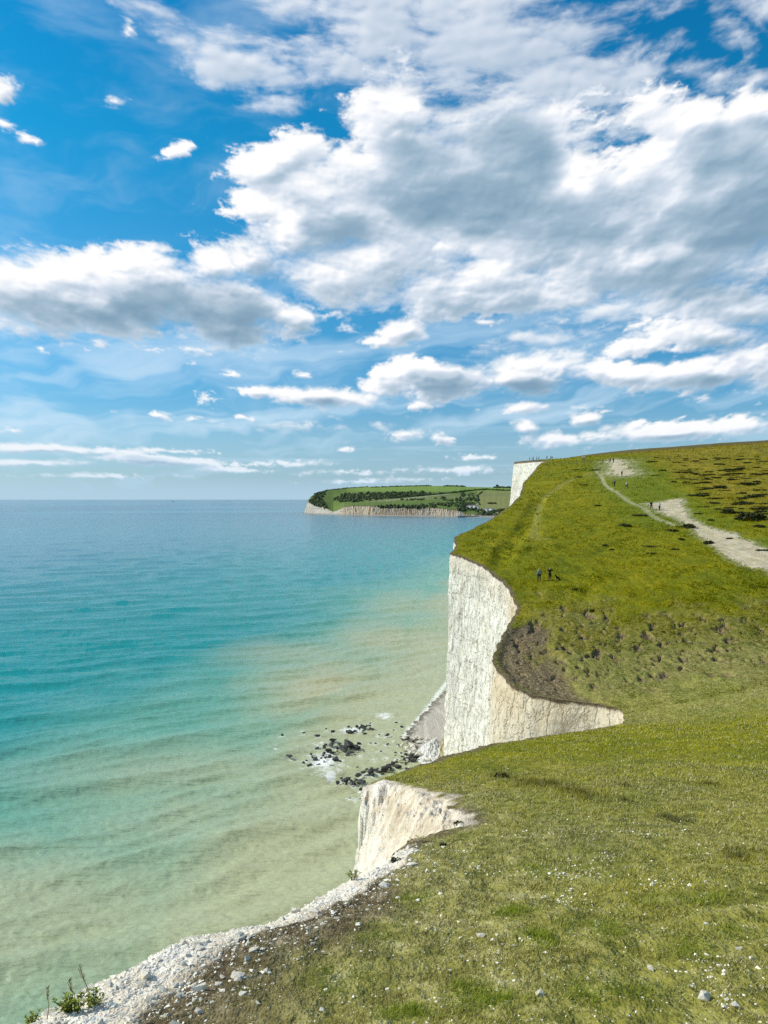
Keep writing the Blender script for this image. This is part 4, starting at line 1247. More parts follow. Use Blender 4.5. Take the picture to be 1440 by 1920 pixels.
def build_stones():
    rng = np.random.default_rng(77)
    big = [(1218, 1803, 22, 'pale chalk stone, the largest on the open turf near the bottom right'), (1322, 1857, 30, 'flat white chalk slab lying on turf below the largest right-hand stone'),
           (432, 1783, 14, 'upright grey-white stone alone on the brown soil'), (605, 1791, 20, 'flat pale stone in the grass to the right of the bare brown soil'),
           (295, 1888, 17, 'round white stone at the lower left edge of the soil'), (1103, 1829, 15, 'small white stone left of the largest turf stone'),
           (1380, 1880, 22, 'pale stone cluster piece near the lower right corner'), (364, 1862, 18, 'white stone beside a heap of rubble on soil'), (334, 1886, 18, 'chalk lump between two other lumps at lower left')]
    P, S, A, T_ = [], [], [], []
    # crumbling rim of the cliff
    n = 10000
    y = 1 / rng.uniform(1 / 9.4, 1 / 3.2, n)
    wid = np.interp(y, [3, 4.4, 5.4, 6.2, 7.2, 8.4, 9], [1.02, 1.06, 0.95, 0.74, 0.92, 0.66, 0.2])
    t = wid * rng.beta(1.0, 1.6, n) * rng.uniform(0.8, 1.5, n)
    x = edge_x(y) + t - 0.02
    s = np.clip(rng.lognormal(math.log(0.0125), 0.80, n), 0.005, 0.13)
    P.append((x, y)); S.append(s)
    # thrown back over the soil
    n = 2200
    y = 1 / rng.uniform(1 / 9.0, 1 / 3.2, n)
    t = np.abs(rng.normal(0.35, 0.55, n))
    P.append((edge_x(y) + t, y)); S.append(np.clip(rng.lognormal(math.log(0.012), 0.6, n), 0.005, 0.06))
    # over the turf, in drifts
    n = 30000
    y = 1 / rng.uniform(1 / 32.0, 1 / 3.0, n); x = y * rng.uniform(-0.35, 0.55, n)
    f = fbm2((x * 0.8).astype(np.float32), (y * 0.6).astype(np.float32), 4, 0.6, seed=801)
    ok = (x > edge_x(y) + 0.05) & (rng.random(n) < 0.10 + 0.6 * sstep(f, 0.12, 0.45))
    P.append((x[ok], y[ok])); S.append(np.clip(rng.lognormal(math.log(0.011), 0.55, ok.sum()) * (0.8 + y[ok] * 0.05), 0.005, 0.10))
    # named drifts
    for (u, v, ru, rv, k) in ((1060, 1640, 90, 12, 170), (1200, 1562, 110, 5, 130), (1140, 1612, 22, 6, 45), (1060, 1678, 40, 12, 60), (1250, 1660, 60, 14, 70), (1330, 1805, 70, 20, 70), (1370, 1863, 30, 14, 30), (1005, 1575, 40, 8, 40), (350, 1880, 60, 25, 60), (350, 1840, 30, 10, 20), (835, 1600, 60, 10, 60), (900, 1630, 60, 14, 70)):
        q = np.array([hit(u + rng.normal() * ru * 0.55, v + rng.normal() * rv * 0.55) for _ in range(k)])
        P.append((q[:, 0], q[:, 1])); S.append(np.clip(rng.lognormal(math.log(0.016), 0.5, k) * (0.7 + 0.05 * q[:, 1]), 0.007, 0.09))
    # debris in the slump bowl
    n = 500
    x = rng.uniform(-0.4, 1.2, n); y = rng.uniform(8.8, 16.5, n)
    ok = (poly_sd(x, y, BOWL) > 0.05) & (x > edge_x(y))
    P.append((x[ok], y[ok])); S.append(np.clip(rng.lognormal(math.log(0.02), 0.5, ok.sum()), 0.008, 0.08))
    x = np.concatenate([p[0] for p in P]); y = np.concatenate([p[1] for p in P]); s = np.concatenate(S)
    ok = (x > edge_x(y) - 0.03) & (y > 2.5)
    x, y, s = x[ok], y[ok], s[ok]
    z = ground_z(x, y) + EYE + s * 0.02
    px = s / np.hypot(x, y)
    infr = (x / y > -0.54) & (x / y < 0.54) & (px < 1)
    order = np.argsort(-np.where(infr, px, 0))
    ang = rng.uniform(0, 2 * math.pi, len(x)); pick = rng.integers(0, len(HULLS), len(x)); tilt = rng.normal(0, 0.35, len(x))
    nb = 300 - len(big)
    for k in order[:nb]:
        o = link('chalk_stone', HULL_ME[pick[k]])
        o.location = (x[k], y[k], z[k]); o.scale = (s[k],) * 3; o.rotation_euler = (tilt[k], 0, ang[k])
        t = x[k] - edge_x(y[k])
        if t < 0.55:
            lab, g = 'angular white chalk stone in the rubble along the crumbling cliff edge', 'chalk stones of the cliff-edge rubble'
        elif t < 1.8 and y[k] < 9:
            lab, g = 'white chalk stone scattered on the bare brown soil behind the edge', 'chalk stones on the brown soil'
        else:
            lab, g = 'small white chalk stone lying loose in the short turf', 'chalk stones in the turf'
        tag(o, lab, 'stone', g)
    for (u, v, w, lab) in big:
        c = hit(u, v); sz = w * c[1] / F * 1.05
        o = link('chalk_stone', HULL_ME[int(rng.integers(0, 14))])
        o.location = (c[0], c[1], zg(*c) + sz * 0.22); o.scale = (sz, sz, sz * 0.9); o.rotation_euler = (0.2, 0.1, rng.uniform(0, 6))
        tag(o, lab, 'stone', 'large loose chalk stones')
    rest = order[nb:]
    V, f = scatter_merge(HULLS, np.stack([x, y, z], -1)[rest], s[rest], ang[rest], pick[rest], tilt[rest])
    o = link('chalk_rubble', mesh_np('chalk_rubble', V, f, [CHALK_STONE], False))
    tag(o, 'fine white chalk rubble and pebbles along the edge and through the turf', 'rubble', kind='stuff')


build_stones()

# ------------------------------------------------------------------ black rocks in the surf
ROCK_MAT, _t, _b = material('weedy_rock', 0.55, 0.4)
_p = _t.new('ShaderNodeTexCoord').outputs['Object']
_t.put(_b.inputs['Base Color'], _t.ramp(_t.noise(_p, 3.0, 6, 0.65), [(0.35, (0.010, 0.011, 0.009)), (0.55, (0.028, 0.030, 0.022)), (0.72, (0.08, 0.08, 0.06))]))
_bp = _t.new('ShaderNodeBump'); _bp.inputs['Distance'].default_value = 0.2
_t.put(_bp.inputs['Height'], _t.noise(_p, 5.0, 6, 0.7)); _t.l.new(_bp.outputs[0], _b.inputs['Normal'])
PALE_ROCK = plain('pale_boulder', (0.62, 0.58, 0.48), 0.95, 0.2, 2.0, 0.08)


def rock_meshes(mat, name, n, seed):
    out = []
    rng = np.random.default_rng(seed)
    for k in range(n):
        bm = hull_mesh(rng, 22, 1.0, rng.uniform(0.6, 0.95), rng.uniform(0.5, 0.75), 0.5)
        bmesh.ops.subdivide_edges(bm, edges=bm.edges, cuts=2, use_grid_fill=True)
        bmesh.ops.triangulate(bm, faces=bm.faces)
        off = rng.uniform(0, 50, 3)
        for v in bm.verts:
            q = v.co
            d = 1 + 0.22 * float(fbm2(np.float32(q.x * 3 + off[0] + q.z), np.float32(q.y * 3 + off[1] - q.z * 2), 3, 0.6, seed=seed))
            v.co = q * d
        out.append(bm_mesh(name, bm, [mat], False))
    return out


def build_rocks():
    rng = np.random.default_rng(91)
    mes = rock_meshes(ROCK_MAT, 'shore_rock', 7, 920)
    pts = [(a, b, w) for a, b, w in ROCKS]
    for k in range(190):     # the smaller ones between
        c = [(380, 620, 110, 110), (560, 560, 90, 40), (640, 420, 60, 20), (960, 600, 60, 50), (780, 702, 130, 26), (560, 782, 80, 20), (450, 640, 70, 50), (960, 620, 70, 30)][k % 8]
        pts.append((c[0] + rng.normal() * c[2] * 0.6, c[1] + rng.normal() * c[3] * 0.6, rng.uniform(9, 30)))
    lone = {(150, 617): 'low black rock farthest out to the left in the surf', (105, 465): 'small black rock alone in milky water, outermost at upper left', (550, 545): 'widest black rock slab in the middle of the surf patch',
            (815, 470): 'black rock standing alone in calm water between reef and beach', (560, 898): 'small black rock just left of the near promontory, apart from the reef'}
    for (a, b, w) in pts:
        x, y = sea_pt(a, b); s = w / 3.6 * y / F * 1.12
        o = link('shore_rock', mes[int(rng.integers(0, 7))])
        s *= 1.2; o.location = (x, y, s * 0.16); o.scale = (s, s * 1.1, s * rng.uniform(0.6, 0.95)); o.rotation_euler = (rng.normal() * 0.15, rng.normal() * 0.15, rng.uniform(0, 6.28))
        lab = lone.get((a, b))
        if not lab:
            if b > 690 and a > 470 and not a > 910:
                lab, g = 'black weedy rock in the line running from the promontory towards the beach', 'black rocks of the inner line'
            elif a > 840:
                lab, g = 'black rock at the seaward end of the shingle beach', 'black rocks at the beach end'
            elif b < 480:
                lab, g = 'black rock in the outer strip of white foam', 'black rocks of the outer strip'
            else:
                lab, g = 'black weed-covered rock awash in the middle of the foaming reef', 'black rocks of the reef'
        else:
            g = 'black rocks in the surf'
        tag(o, lab, 'rock', g)
    pale = rock_meshes(PALE_ROCK, 'chalk_boulder', 5, 940)
    for k in range(34):
        a, b = 980 + rng.normal() * 45, 540 + rng.normal() * 35
        x, y = sea_pt(a, b); s = rng.uniform(0.6, 1.7)
        o = link('chalk_boulder', pale[k % 5]); o.location = (x, y, 0.45); o.scale = (s, s, s * 0.9); o.rotation_euler = (0, 0, rng.uniform(0, 6))
        tag(o, 'pale fallen chalk boulder between the shingle beach and the black rocks', 'boulder', 'pale boulders on the shore')
    for k in range(26):
        x = ray(800 + rng.normal() * 16, 936)[0] * 139; y = 139 - abs(rng.normal()) * 5; x = x + (rng.normal() - 0.6) * 1.2; s = rng.uniform(0.5, 1.5)
        o = link('chalk_boulder', pale[k % 5]); o.location = (x, y, 0.5 + 0.2 * s); o.scale = (s, s, s); o.rotation_euler = (rng.normal() * 0.3, 0.2, rng.uniform(0, 6))
        tag(o, 'pale chalk boulder round the skirt of the white heap of fallen chalk', 'boulder', 'pale boulders round the fallen chalk')
    # heap of fallen chalk under the nose
    n = 60
    th = np.linspace(0, 2 * math.pi, n, endpoint=False); rr = np.linspace(0, 1, 26) ** 0.9
    Rg, Tg = np.meshgrid(rr, th, indexing='ij')
    cx, cy = ray(815, 1405)[0] * 138.5, 138.5
    X = cx + Rg * np.cos(Tg) * 4.2; Y = cy + Rg * np.sin(Tg) * 7.5
    Z = 3.2 * (1 - Rg) ** 1.15 + (1.1 * fbm2((X * 0.7).astype(np.float32), (Y * 0.7).astype(np.float32), 5, 0.68, seed=951) + 0.35 * np.round(2 * fbm2((X * 1.6).astype(np.float32), (Y * 1.6).astype(np.float32), 3, 0.6, seed=952))) * (1.05 - Rg) - 0.3 + 0.25 * np.clip(X - cx, 0, 5)
    idx = np.arange(25 * n).reshape(25, n); a = idx; b2 = np.roll(idx, -1, 1)
    f = np.stack([a, a + n, b2 + n, b2], -1).reshape(-1, 4)
    f = f[(f // n)[:, 1] < 26]
    o = link('chalk_fall', mesh_np('chalk_fall', np.stack([X, Y, Z], -1).reshape(-1, 3), f, [PALE_FALL], False))
    tag(o, 'bright white heap of fallen chalk at the foot of the nose', 'rockfall')


PALE_FALL = plain('fallen_chalk', (0.70, 0.68, 0.63), 0.95, 0.18, 1.0, 0.5)
build_rocks()

# ------------------------------------------------------------------ shrubs, plants
LEAF_DARK = plain('gorse_leaf', (0.046, 0.050, 0.012), 0.8, 0.5, 3.0)
LEAF_FRESH = plain('fresh_leaf', (0.25, 0.29, 0.03), 0.6, 0.35, 9.0)
STEM_DRY = plain('dry_stem', (0.30, 0.23, 0.11), 0.8, 0.2)
STEM_GREEN = plain('plant_stem', (0.10, 0.12, 0.03), 0.8, 0.2)


def leaf_cloud(rng, n, size, flat=0.55, hollow=0.3):
    """leaf-sized quads spread through a lumpy dome of radius 1"""
    lob = [(rng.uniform(-0.55, 0.55), rng.uniform(-0.55, 0.55), rng.uniform(0.4, 0.75)) for _ in range(6)]
    P = []
    while len(P) < n:
        l = lob[rng.integers(0, 6)]
        v = rng.normal(size=3); v /= np.linalg.norm(v)
        r = l[2] * rng.uniform(hollow, 1) ** 0.5
        q = np.array([l[0] + v[0] * r, l[1] + v[1] * r, abs(v[2]) * r * flat / 0.6])
        P.append(q)
    P = np.array(P); a = rng.normal(size=(n, 3)); a /= np.linalg.norm(a, axis=1)[:, None]
    b = np.cross(a, rng.normal(size=(n, 3))); b /= np.linalg.norm(b, axis=1)[:, None]
    s = size * rng.uniform(0.6, 1.4, (n, 1))
    V = np.stack([P - a * s, P + b * s * 0.6, P + a * s, P - b * s * 0.6], 1).reshape(-1, 3)
    return V, np.arange(4 * n).reshape(-1, 4)


def shrub_proto(seed):
    rng = np.random.default_rng(seed)
    V, f = leaf_cloud(rng, 420, 0.13)
    o = link('gorse_bush', mesh_np('gorse_bush', V, f, [LEAF_DARK], False))
    return o


GORSE = [(1376, 882, 20, 4), (1402, 909, 22, 4), (1350, 916, 14, 3), (1417, 931, 20, 6), (1369, 961, 22, 9), (1406, 976, 34, 13), (1305, 929, 16, 4), (1340, 941, 16, 3), (1322, 907, 14, 3), (1282, 886, 18, 3),
         (1245, 882, 12, 2.5), (1222, 867, 14, 2), (1350, 871, 12, 2), (1305, 865, 12, 2), (1388, 880, 14, 3), (1425, 920, 14, 4), (1294, 988, 20, 7), (1327, 1019, 12, 7), (1200, 967, 16, 4), (1174, 986, 16, 4.5),
         (1121, 948, 8, 2.5), (1095, 909, 9, 2.2), (1088, 894, 12, 2), (1117, 881, 12, 2.5), (1080, 879, 9, 1.8), (1136, 1023, 10, 3), (1147, 1031, 6, 2.5), (1222, 1038, 12, 3.5), (1267, 1029, 14, 3), (1260, 995, 12, 4),
         (1222, 1024, 22, 2.2), (1278, 1011, 10, 3), (1080, 1106, 10, 3), (1430, 1035, 14, 4), (1426, 990, 16, 4), (1368, 1010, 9, 3), (1310, 963, 10, 3), (1335, 975, 10, 3), (1381, 945, 16, 3.5), (1428, 962, 14, 6), (1265, 905, 10, 2), (1300, 900, 10, 2), (1330, 890, 14, 2.5), (1437, 890, 14, 3), (1400, 868, 12, 2), (1437, 866, 12, 2),
         (1372, 900, 14, 2.5), (1345, 955, 10, 3), (1320, 950, 12, 2.5), (1395, 925, 12, 3), (1110, 1145, 7, 2), (1230, 892, 10, 1.8), (1285, 872, 10, 1.6)]


def build_shrubs():
    rng = np.random.default_rng(303)
    protos = [shrub_proto(k) for k in (1, 2, 3)]
    special = {0: 'wide dark gorse bush high on the hillside near the right edge', 5: 'largest dark gorse clump, beside the chalk track at the right edge', 4: 'dark gorse bush left of the largest clump above the track',
               16: 'dark low bush on the lower side of the chalk track', 17: 'dark bush on the bank where the chalk track widens', 18: 'dark low bush on the middle of the grass slope, right one of a pair', 19: 'dark low bush on the middle of the grass slope, left one of a pair',
               31: 'small dark tuft on the slope below the couple with the dog'}
    first = True
    for k, (u, v, ru, rv) in enumerate(GORSE):
        c = hit(u, v)
        s = 0.85 * ru * c[1] / F; h = max(0.4, rv * 1.4 * c[1] / F)
        p = protos[k % 3]
        if k < 3:
            o = p
        else:
            o = p.copy(); COL.objects.link(o)
        o.location = (c[0], c[1], zg(*c) - 0.05); o.scale = (s, s * rng.uniform(0.8, 1.3), h * 1.1); o.rotation_euler = (0, 0, rng.uniform(0, 0.6))
        lab = special.get(k)
        if lab:
            tag(o, lab, 'bush', 'gorse bushes on the hillside')
        elif c[0] > np.interp(c[1], [100, 140, 190, 260, 300], [62, 62, 68, 86, 98]):
            tag(o, 'dark low gorse bush in the rough golden grass right of the track', 'bush', 'gorse bushes in the rough grass')
        else:
            tag(o, 'small dark tussock bush on the open grass between track and cliff', 'bush', 'dark bushes on the open slope')
    # scattered small ones in the rough grass
    n = 0
    while n < 90:
        u, v = rng.uniform(1190, 1440), rng.uniform(852, 1000)
        c = hit(u, v)
        if c[0] < np.interp(c[1], [100, 140, 190, 260, 300], [66, 66, 74, 92, 104]):
            continue
        o = protos[n % 3].copy(); COL.objects.link(o)
        s = rng.uniform(0.5, 1.5)
        o.location = (c[0], c[1], zg(*c) - 0.05); o.scale = (s * 1.5, s, rng.uniform(0.25, 0.55)); o.rotation_euler = (0, 0, rng.uniform(-0.3, 0.3))
        tag(o, 'dark low gorse bush in the rough golden grass right of the track', 'bush', 'gorse bushes in the rough grass')
        n += 1


build_shrubs()


def tube(bm, pts, r0, r1, seg=5):
    rings = []
    for k, p in enumerate(pts):
        p = Vector(p)
        d = (Vector(pts[min(k + 1, len(pts) - 1)]) - Vector(pts[max(k - 1, 0)])).normalized()
        a = d.orthogonal().normalized(); b = d.cross(a)
        r = r0 + (r1 - r0) * k / (len(pts) - 1)
        rings.append([bm.verts.new(p + (a * math.cos(2 * math.pi * i / seg) + b * math.sin(2 * math.pi * i / seg)) * r) for i in range(seg)])
    for A, B in zip(rings[:-1], rings[1:]):
        for i in range(seg):
            bm.faces.new((A[i], A[(i + 1) % seg], B[(i + 1) % seg], B[i]))
    bm.faces.new(rings[0][::-1]); bm.faces.new(rings[-1])


def leafy_plant(u, v, height, spread, nst, label, seed):
    rng = np.random.default_rng(seed)
    c = hit(u, v)
    root = empty('leafy_plant', (c[0], c[1], zg(*c) - 0.01), label=label, cat='plant', group='leafy plants on the cliff edge')
    bs, bl = bmesh.new(), bmesh.new()
    for k in range(nst):
        a = rng.uniform(0, 6.28); r = spread * rng.uniform(0.2, 1); h = height * rng.uniform(0.6, 1)
        pts = [(0.02 * math.cos(a), 0.02 * math.sin(a), 0), (r * 0.5 * math.cos(a), r * 0.5 * math.sin(a), h * 0.55), (r * math.cos(a), r * math.sin(a), h)]
        tube(bs, pts, 0.003, 0.0015)
        for q in range(13):
            f = rng.uniform(0.15, 1.05)
            p = Vector(pts[0]).lerp(Vector(pts[2]), f) + Vector((0, 0, 0.12 * h * math.sin(min(f, 1) * math.pi)))
            la = rng.uniform(0, 6.28); L = rng.uniform(0.022, 0.042) * height / 0.16; w = L * 0.34
            d = Vector((math.cos(la), math.sin(la), rng.uniform(-0.1, 0.7))).normalized(); s = d.cross(Vector((0, 0, 1))).normalized()
            up = s.cross(d)
            vs = [bl.verts.new(x) for x in (p, p + d * L * 0.45 + s * w + up * w * 0.3, p + d * L, p + d * L * 0.45 - s * w + up * w * 0.3)]
            m = bl.verts.new(p + d * L * 0.5)
            bl.faces.new((vs[0], m, vs[1])); bl.faces.new((vs[1], m, vs[2])); bl.faces.new((vs[2], m, vs[3])); bl.faces.new((vs[3], m, vs[0]))
    link('stem', bm_mesh('stem', bs, [STEM_GREEN]), root)
    link('foliage', bm_mesh('foliage', bl, [LEAF_FRESH]), root)


leafy_plant(135, 1914, 0.10, 0.10, 22, 'leafy yellow-green plant on the rubble at the bottom left corner', 41)
leafy_plant(175, 1905, 0.09, 0.08, 16, 'smaller leafy plant right of the corner plant on the rubble', 42)
leafy_plant(60, 1910, 0.09, 0.05, 8, 'thin leafy plant hanging over the edge at the far bottom left', 43)
leafy_plant(795, 1535, 0.16, 0.20, 14, 'small green plant growing on the slumped pink chalk', 44)
leafy_plant(663, 1652, 0.09, 0.08, 9, 'small yellow-green tuft on the chalk rim', 45)


def dry_stem(u, v, h, lean, label, seed):
    rng = np.random.default_rng(seed)
    c = hit(u, v)
    root = empty('dry_stalk', (c[0], c[1], zg(*c)), label=label, cat='plant', group='dry stalks on the cliff edge')
    bm = bmesh.new()
    pts = [(lean * (k / 5) ** 1.6, 0.02 * math.sin(k), h * k / 5) for k in range(6)]
    tube(bm, pts, 0.0030, 0.0014)
    link('stem', bm_mesh('stem', bm, [STEM_DRY]), root)
    bm = bmesh.new()
    for k in range(16):
        f = 0.6 + 0.4 * k / 15
        p = Vector((lean * f ** 1.6, 0, h * f)); a = rng.uniform(0, 6.28)
        tube(bm, [p, p + Vector((math.cos(a) * 0.012, math.sin(a) * 0.012, 0.014))], 0.0028, 0.0008, 4)
    link('seed_head', bm_mesh('seed_head', bm, [STEM_DRY]), root)


dry_stem(165, 1898, 0.22, -0.045, 'tallest dry grass stalk leaning left above the corner plant', 51)
dry_stem(140, 1905, 0.16, -0.03, 'short dry stalk beside the tall one on the rubble', 52)
dry_stem(88, 1915, 0.18, 0.01, 'dry stalk at the far left in front of the sea', 53)

# dark weed on the lip of the near slope
def lip_weed(u, v, h, label, seed):
    c = hit(u, v)
    rng = np.random.default_rng(seed)
    V, f = leaf_cloud(rng, 120, 0.16)
    o = link('dark_weed', mesh_np('dark_weed', V, f, [LEAF_DARK], False))
    o.location = (c[0], c[1], zg(*c) - 0.02); o.scale = (h * 0.8, h * 0.8, h)
    tag(o, label, 'plant', 'dark weeds on the near slope')


lip_weed(938, 1458, 0.22, 'dark weed standing up from the bright grass behind the promontory', 61)
lip_weed(742, 1620, 0.10, 'dark soil-coloured clump at the near corner of the slumped bowl', 62)
lip_weed(830, 1590, 0.09, 'dark clump on the bowl rim, right of the corner clump', 63)
lip_weed(860, 1540, 0.10, 'dark clump at the head of the slumped bowl', 64)
# ------------------------------------------------------------------ headland across the bay
HU = [570, 577, 583, 590, 600, 615, 625, 632, 645, 660, 700, 760, 820, 862, 868, 880, 930, 1010]
H_D = [2580, 2545, 2500, 2460, 2410, 2340, 2300, 2270, 2230, 2200, 2145, 2095, 2050, 2010, 2005, 1990, 1980, 1980]
H_TOP = [962, 939, 940.5, 943, 947.5, 955, 959.5, 957, 950, 948, 948.5, 950, 952.5, 956.5, 961, 964, 966, 967]
H_SKY = [961, 938.4, 931, 926.5, 922.8, 919.2, 918, 917, 915.8, 914.5, 912.6, 911.4, 911.0, 912.0, 912.4, 913, 914, 916]


def hv_z(v, D):
    return EYE - (v - 936.0) / F * D


def headland():
    us = np.arange(569.5, 1010, 0.6)
    D0 = np.interp(us, HU, H_D); vt = np.interp(us, HU, H_TOP); vs = np.interp(us, HU, H_SKY)
    nz = lambda k, s: fbm2((us * k).astype(np.float32), us.astype(np.float32) * 0 + s, 4, 0.6, seed=1000 + int(s))
    vt = vt + 0.7 * nz(0.12, 3) * sstep(us, 580, 600)
    vs = vs + 0.35 * nz(0.06, 5)
    X0 = np.array([ray(u, 936)[0] for u in us])
    # cliff face
    w = np.linspace(0, 1, 16)
    zt = hv_z(vt, D0)
    Z = zt[None] * (1 - w)[:, None] + (-1.0) * w[:, None]
    dep = 26 * w[:, None] * np.ones_like(Z)
    rough = 6.5 * fbm2(np.repeat((us * 0.05 + 0.16 * us * (0.5 + 0.5 * np.sin(us * 0.021))) [None], 16, 0).astype(np.float32), np.repeat((w * 1.2)[:, None], len(us), 1).astype(np.float32), 4, 0.65, seed=1011)
    D = D0[None] + 24 - dep * 0.9 + rough
    P = np.stack([X0[None] * D, D, Z], -1)
    tan = np.clip(sstep(us, 630, 645) * sstep(us, 868, 850) * (0.60 + 0.8 * fbm2((us * 0.09).astype(np.float32), us.astype(np.float32) * 0, 3, seed=1015)), 0, 1)[None] * np.ones_like(Z)
    low = sstep(us, 866, 871)[None] * np.ones_like(Z)
    f = grid_faces(16, len(us))[:, ::-1]
    o = link('far_cliff', mesh_np('far_cliff', P.reshape(-1, 3), f, [FAR_CHALK], False, {'tan': tan.ravel(), 'algae': low.ravel() * 0.9, 'cap': (sstep(w, 0.10, 0.0)[:, None] * np.ones_like(Z)).ravel() * 0.6}))
    tag(o, 'streaked chalk and clay cliff of the headland across the bay', 'cliff', kind='structure')
    # land behind
    t = np.concatenate([np.linspace(0, 1, 90), [1.04, 1.2]])
    tt = np.clip(t, 0, 1)
    V = vt[None] + (vs - vt)[None] * (tt ** 0.85)[:, None]
    D = D0[None] + 22 + 950 * t[:, None] * np.interp(us, [575, 600, 650], [0.12, 0.5, 1])[None] + rough[0][None] * np.clip(1 - t * 20, 0, 1)[:, None]
    Z = hv_z(V, D)
    Z[-2] -= 4; Z[-1] -= 45
    P = np.stack([X0[None] * D, D, Z], -1)
    U = np.repeat(us[None], len(t), 0)
    c = np.ones(U.shape + (3,)) * np.array((0.14, 0.19, 0.04))
    n = fbm2((U * 0.05).astype(np.float32), (V * 0.22).astype(np.float32), 5, 0.6, seed=1021)
    def paint(mask, col):
        c[:] = c + (np.array(col) - c) * np.clip(mask, 0, 1)[..., None]
    paint(0.5 + 0.9 * n, (0.10, 0.15, 0.035))
    paint(sstep(V, 923, 920) * sstep(U, 640, 680), (0.18, 0.26, 0.055))
    paint(sstep(U, 893, 897) * sstep(V, 920, 921.5), (0.22, 0.23, 0.075))
    paint(sstep(U, 660, 720) * sstep(np.abs(V - (941 - (U - 660) * 0.05)), 4, 2) * (0.6 + n), (0.19, 0.20, 0.08))
    paint(sstep(np.abs(V - np.interp(U, [700, 736, 800, 850], [941, 937.5, 930.5, 925.5])), 0.9, 0.3) * sstep(U, 700, 730) * sstep(U, 850, 840), (0.30, 0.30, 0.20))
    paint(sstep(np.abs(U - np.interp(V, [922, 926, 936, 944, 950], [905, 899, 897, 896, 890])), 1.6, 0.6) * sstep(V, 924, 926) * sstep(V, 951, 949), (0.30, 0.27, 0.20))
    paint(sstep(U, 618, 606) * (0.4 + 0.5 * n), (0.05, 0.075, 0.02))
    m, tr, b = material('far_fields', 0.95, 0.1)
    tr.put(b.inputs['Base Color'], tr.attr('field', 'Color'))
    o = link('far_headland', mesh_np('far_headland', P.reshape(-1, 3), grid_faces(len(t), len(us)), [m], True, {'field': c.reshape(-1, 3)}))
    tag(o, 'low green headland with fields and hedges across the bay', 'headland', kind='structure')
    # reef at the tip, shingle strand below the cliffs
    us2 = np.arange(566, 960, 1.0)
    D1 = np.interp(us2, HU, H_D)
    a = np.interp(us2, [566, 572, 580, 625, 640, 870, 900, 960], [4, 10, 12, 26, 30, 34, 60, 60])
    X1 = np.array([ray(u, 936)[0] for u in us2])
    rows = []
    for q, z in ((8, 3.0), (-0.4, 1.2), (-1.0, -0.8)):
        d = D1 + (q if q > 0 else q * a * (1 + 0.3 * fbm2((us2 * 0.1).astype(np.float32), us2.astype(np.float32) * 0, 3, seed=1031)))
        rows.append(np.stack([X1 * d, d, np.full(len(us2), z)], -1))
    o = link('far_beach', mesh_np('far_beach', np.array(rows).reshape(-1, 3), grid_faces(3, len(us2))[:, ::-1], [plain('far_shingle', (0.30, 0.27, 0.23), 0.9, 0.4, 0.05)]))
    tag(o, 'narrow strand of shingle and dark reef under the far cliffs', 'beach', kind='structure')
    # woods, hedges
    def place(u, v):
        k = np.interp(u, us, np.arange(len(us))); i = int(k)
        vt_, vs_ = vt[i], vs[i]
        t_ = np.clip((v - vt_) / (vs_ - vt_ - 1e-6), 0, 1) ** (1 / 0.85)
        d = D0[i] + 22 + 950 * t_ * np.interp(u, [575, 600, 650], [0.12, 0.5, 1])
        return ray(u, 936)[0] * d, d, hv_z(v, d)
    rng = np.random.default_rng(1050)
    bm = bmesh.new(); bmesh.ops.create_icosphere(bm, subdivisions=1, radius=1.0)
    lumps = []
    for k in range(5):
        b2 = bm.copy()
        for v in b2.verts:
            v.co *= rng.uniform(0.65, 1.25)
        lumps.append(bm_arrays(b2)); b2.free()
    bm.free()
    def wood(name, pts, size, label, cat, kind=None, group=None):
        pos = np.array([place(u, v) for u, v in pts]); n = len(pos)
        V, f = scatter_merge(lumps, pos, size * rng.uniform(0.6, 1.35, n), rng.uniform(0, 6, n), rng.integers(0, 5, n))
        o = link(name, mesh_np(name, V, f, [FAR_WOOD], False))
        tag(o, label, cat, group, kind)
    def fill(poly, n):
        poly = np.array(poly, float); lo, hi = poly.min(0), poly.max(0); out = []
        while len(out) < n:
            q = rng.uniform(lo, hi)
            if poly_sd(np.array([q[0]]), np.array([q[1]]), poly)[0] > 0:
                out.append(tuple(q))
        return out
    def along(pts, n, j=0.3):
        pts = np.array(pts, float); s = np.linspace(0, len(pts) - 1, n)
        return [(np.interp(q, range(len(pts)), pts[:, 0]) + rng.normal() * j, np.interp(q, range(len(pts)), pts[:, 1]) + rng.normal() * j * 0.4) for q in s]
    wood('woodland', fill([(622, 939), (641, 927.5), (690, 924.5), (778, 923.5), (815, 925), (800, 928.5), (723, 936), (662, 942), (632, 942.5)], 330), 6.6, 'dark band of woodland across the middle of the headland', 'woodland', 'stuff')
    wood('scrub', fill([(580, 942), (590, 929), (600, 924.5), (613, 921), (604, 934), (606, 945), (613, 953), (595, 948)], 120), 6.0, 'dark scrub on the seaward tip of the headland', 'scrub', 'stuff')
    sc = []
    for (u0, v0, u1, v1, n) in ((861, 926, 897, 941, 90), (830, 936, 862, 940, 30), (752, 936, 800, 938.5, 36), (785, 943, 892, 951, 150), (705, 948, 815, 951.5, 110), (858, 953, 892, 958, 60), (895, 956, 955, 966, 150), (868, 947, 890, 952, 50), (815, 933, 835, 935, 12), (915, 944, 932, 945, 10)):
        for _ in range(int(n * 0.6)):
            sc.append((rng.uniform(u0, u1), rng.uniform(v0, v1)))
    wood('scrub', sc, 5.0, 'dark patches of scrub over the lower fields and round the cottages', 'scrub', 'stuff')
    wood('hedge', along([(736, 934.5), (800, 929), (846, 924.5), (890, 919.5), (913, 918)], 150), 4.6, 'long dark hedge rising diagonally to the right over the headland', 'hedge', None, 'hedges on the headland')
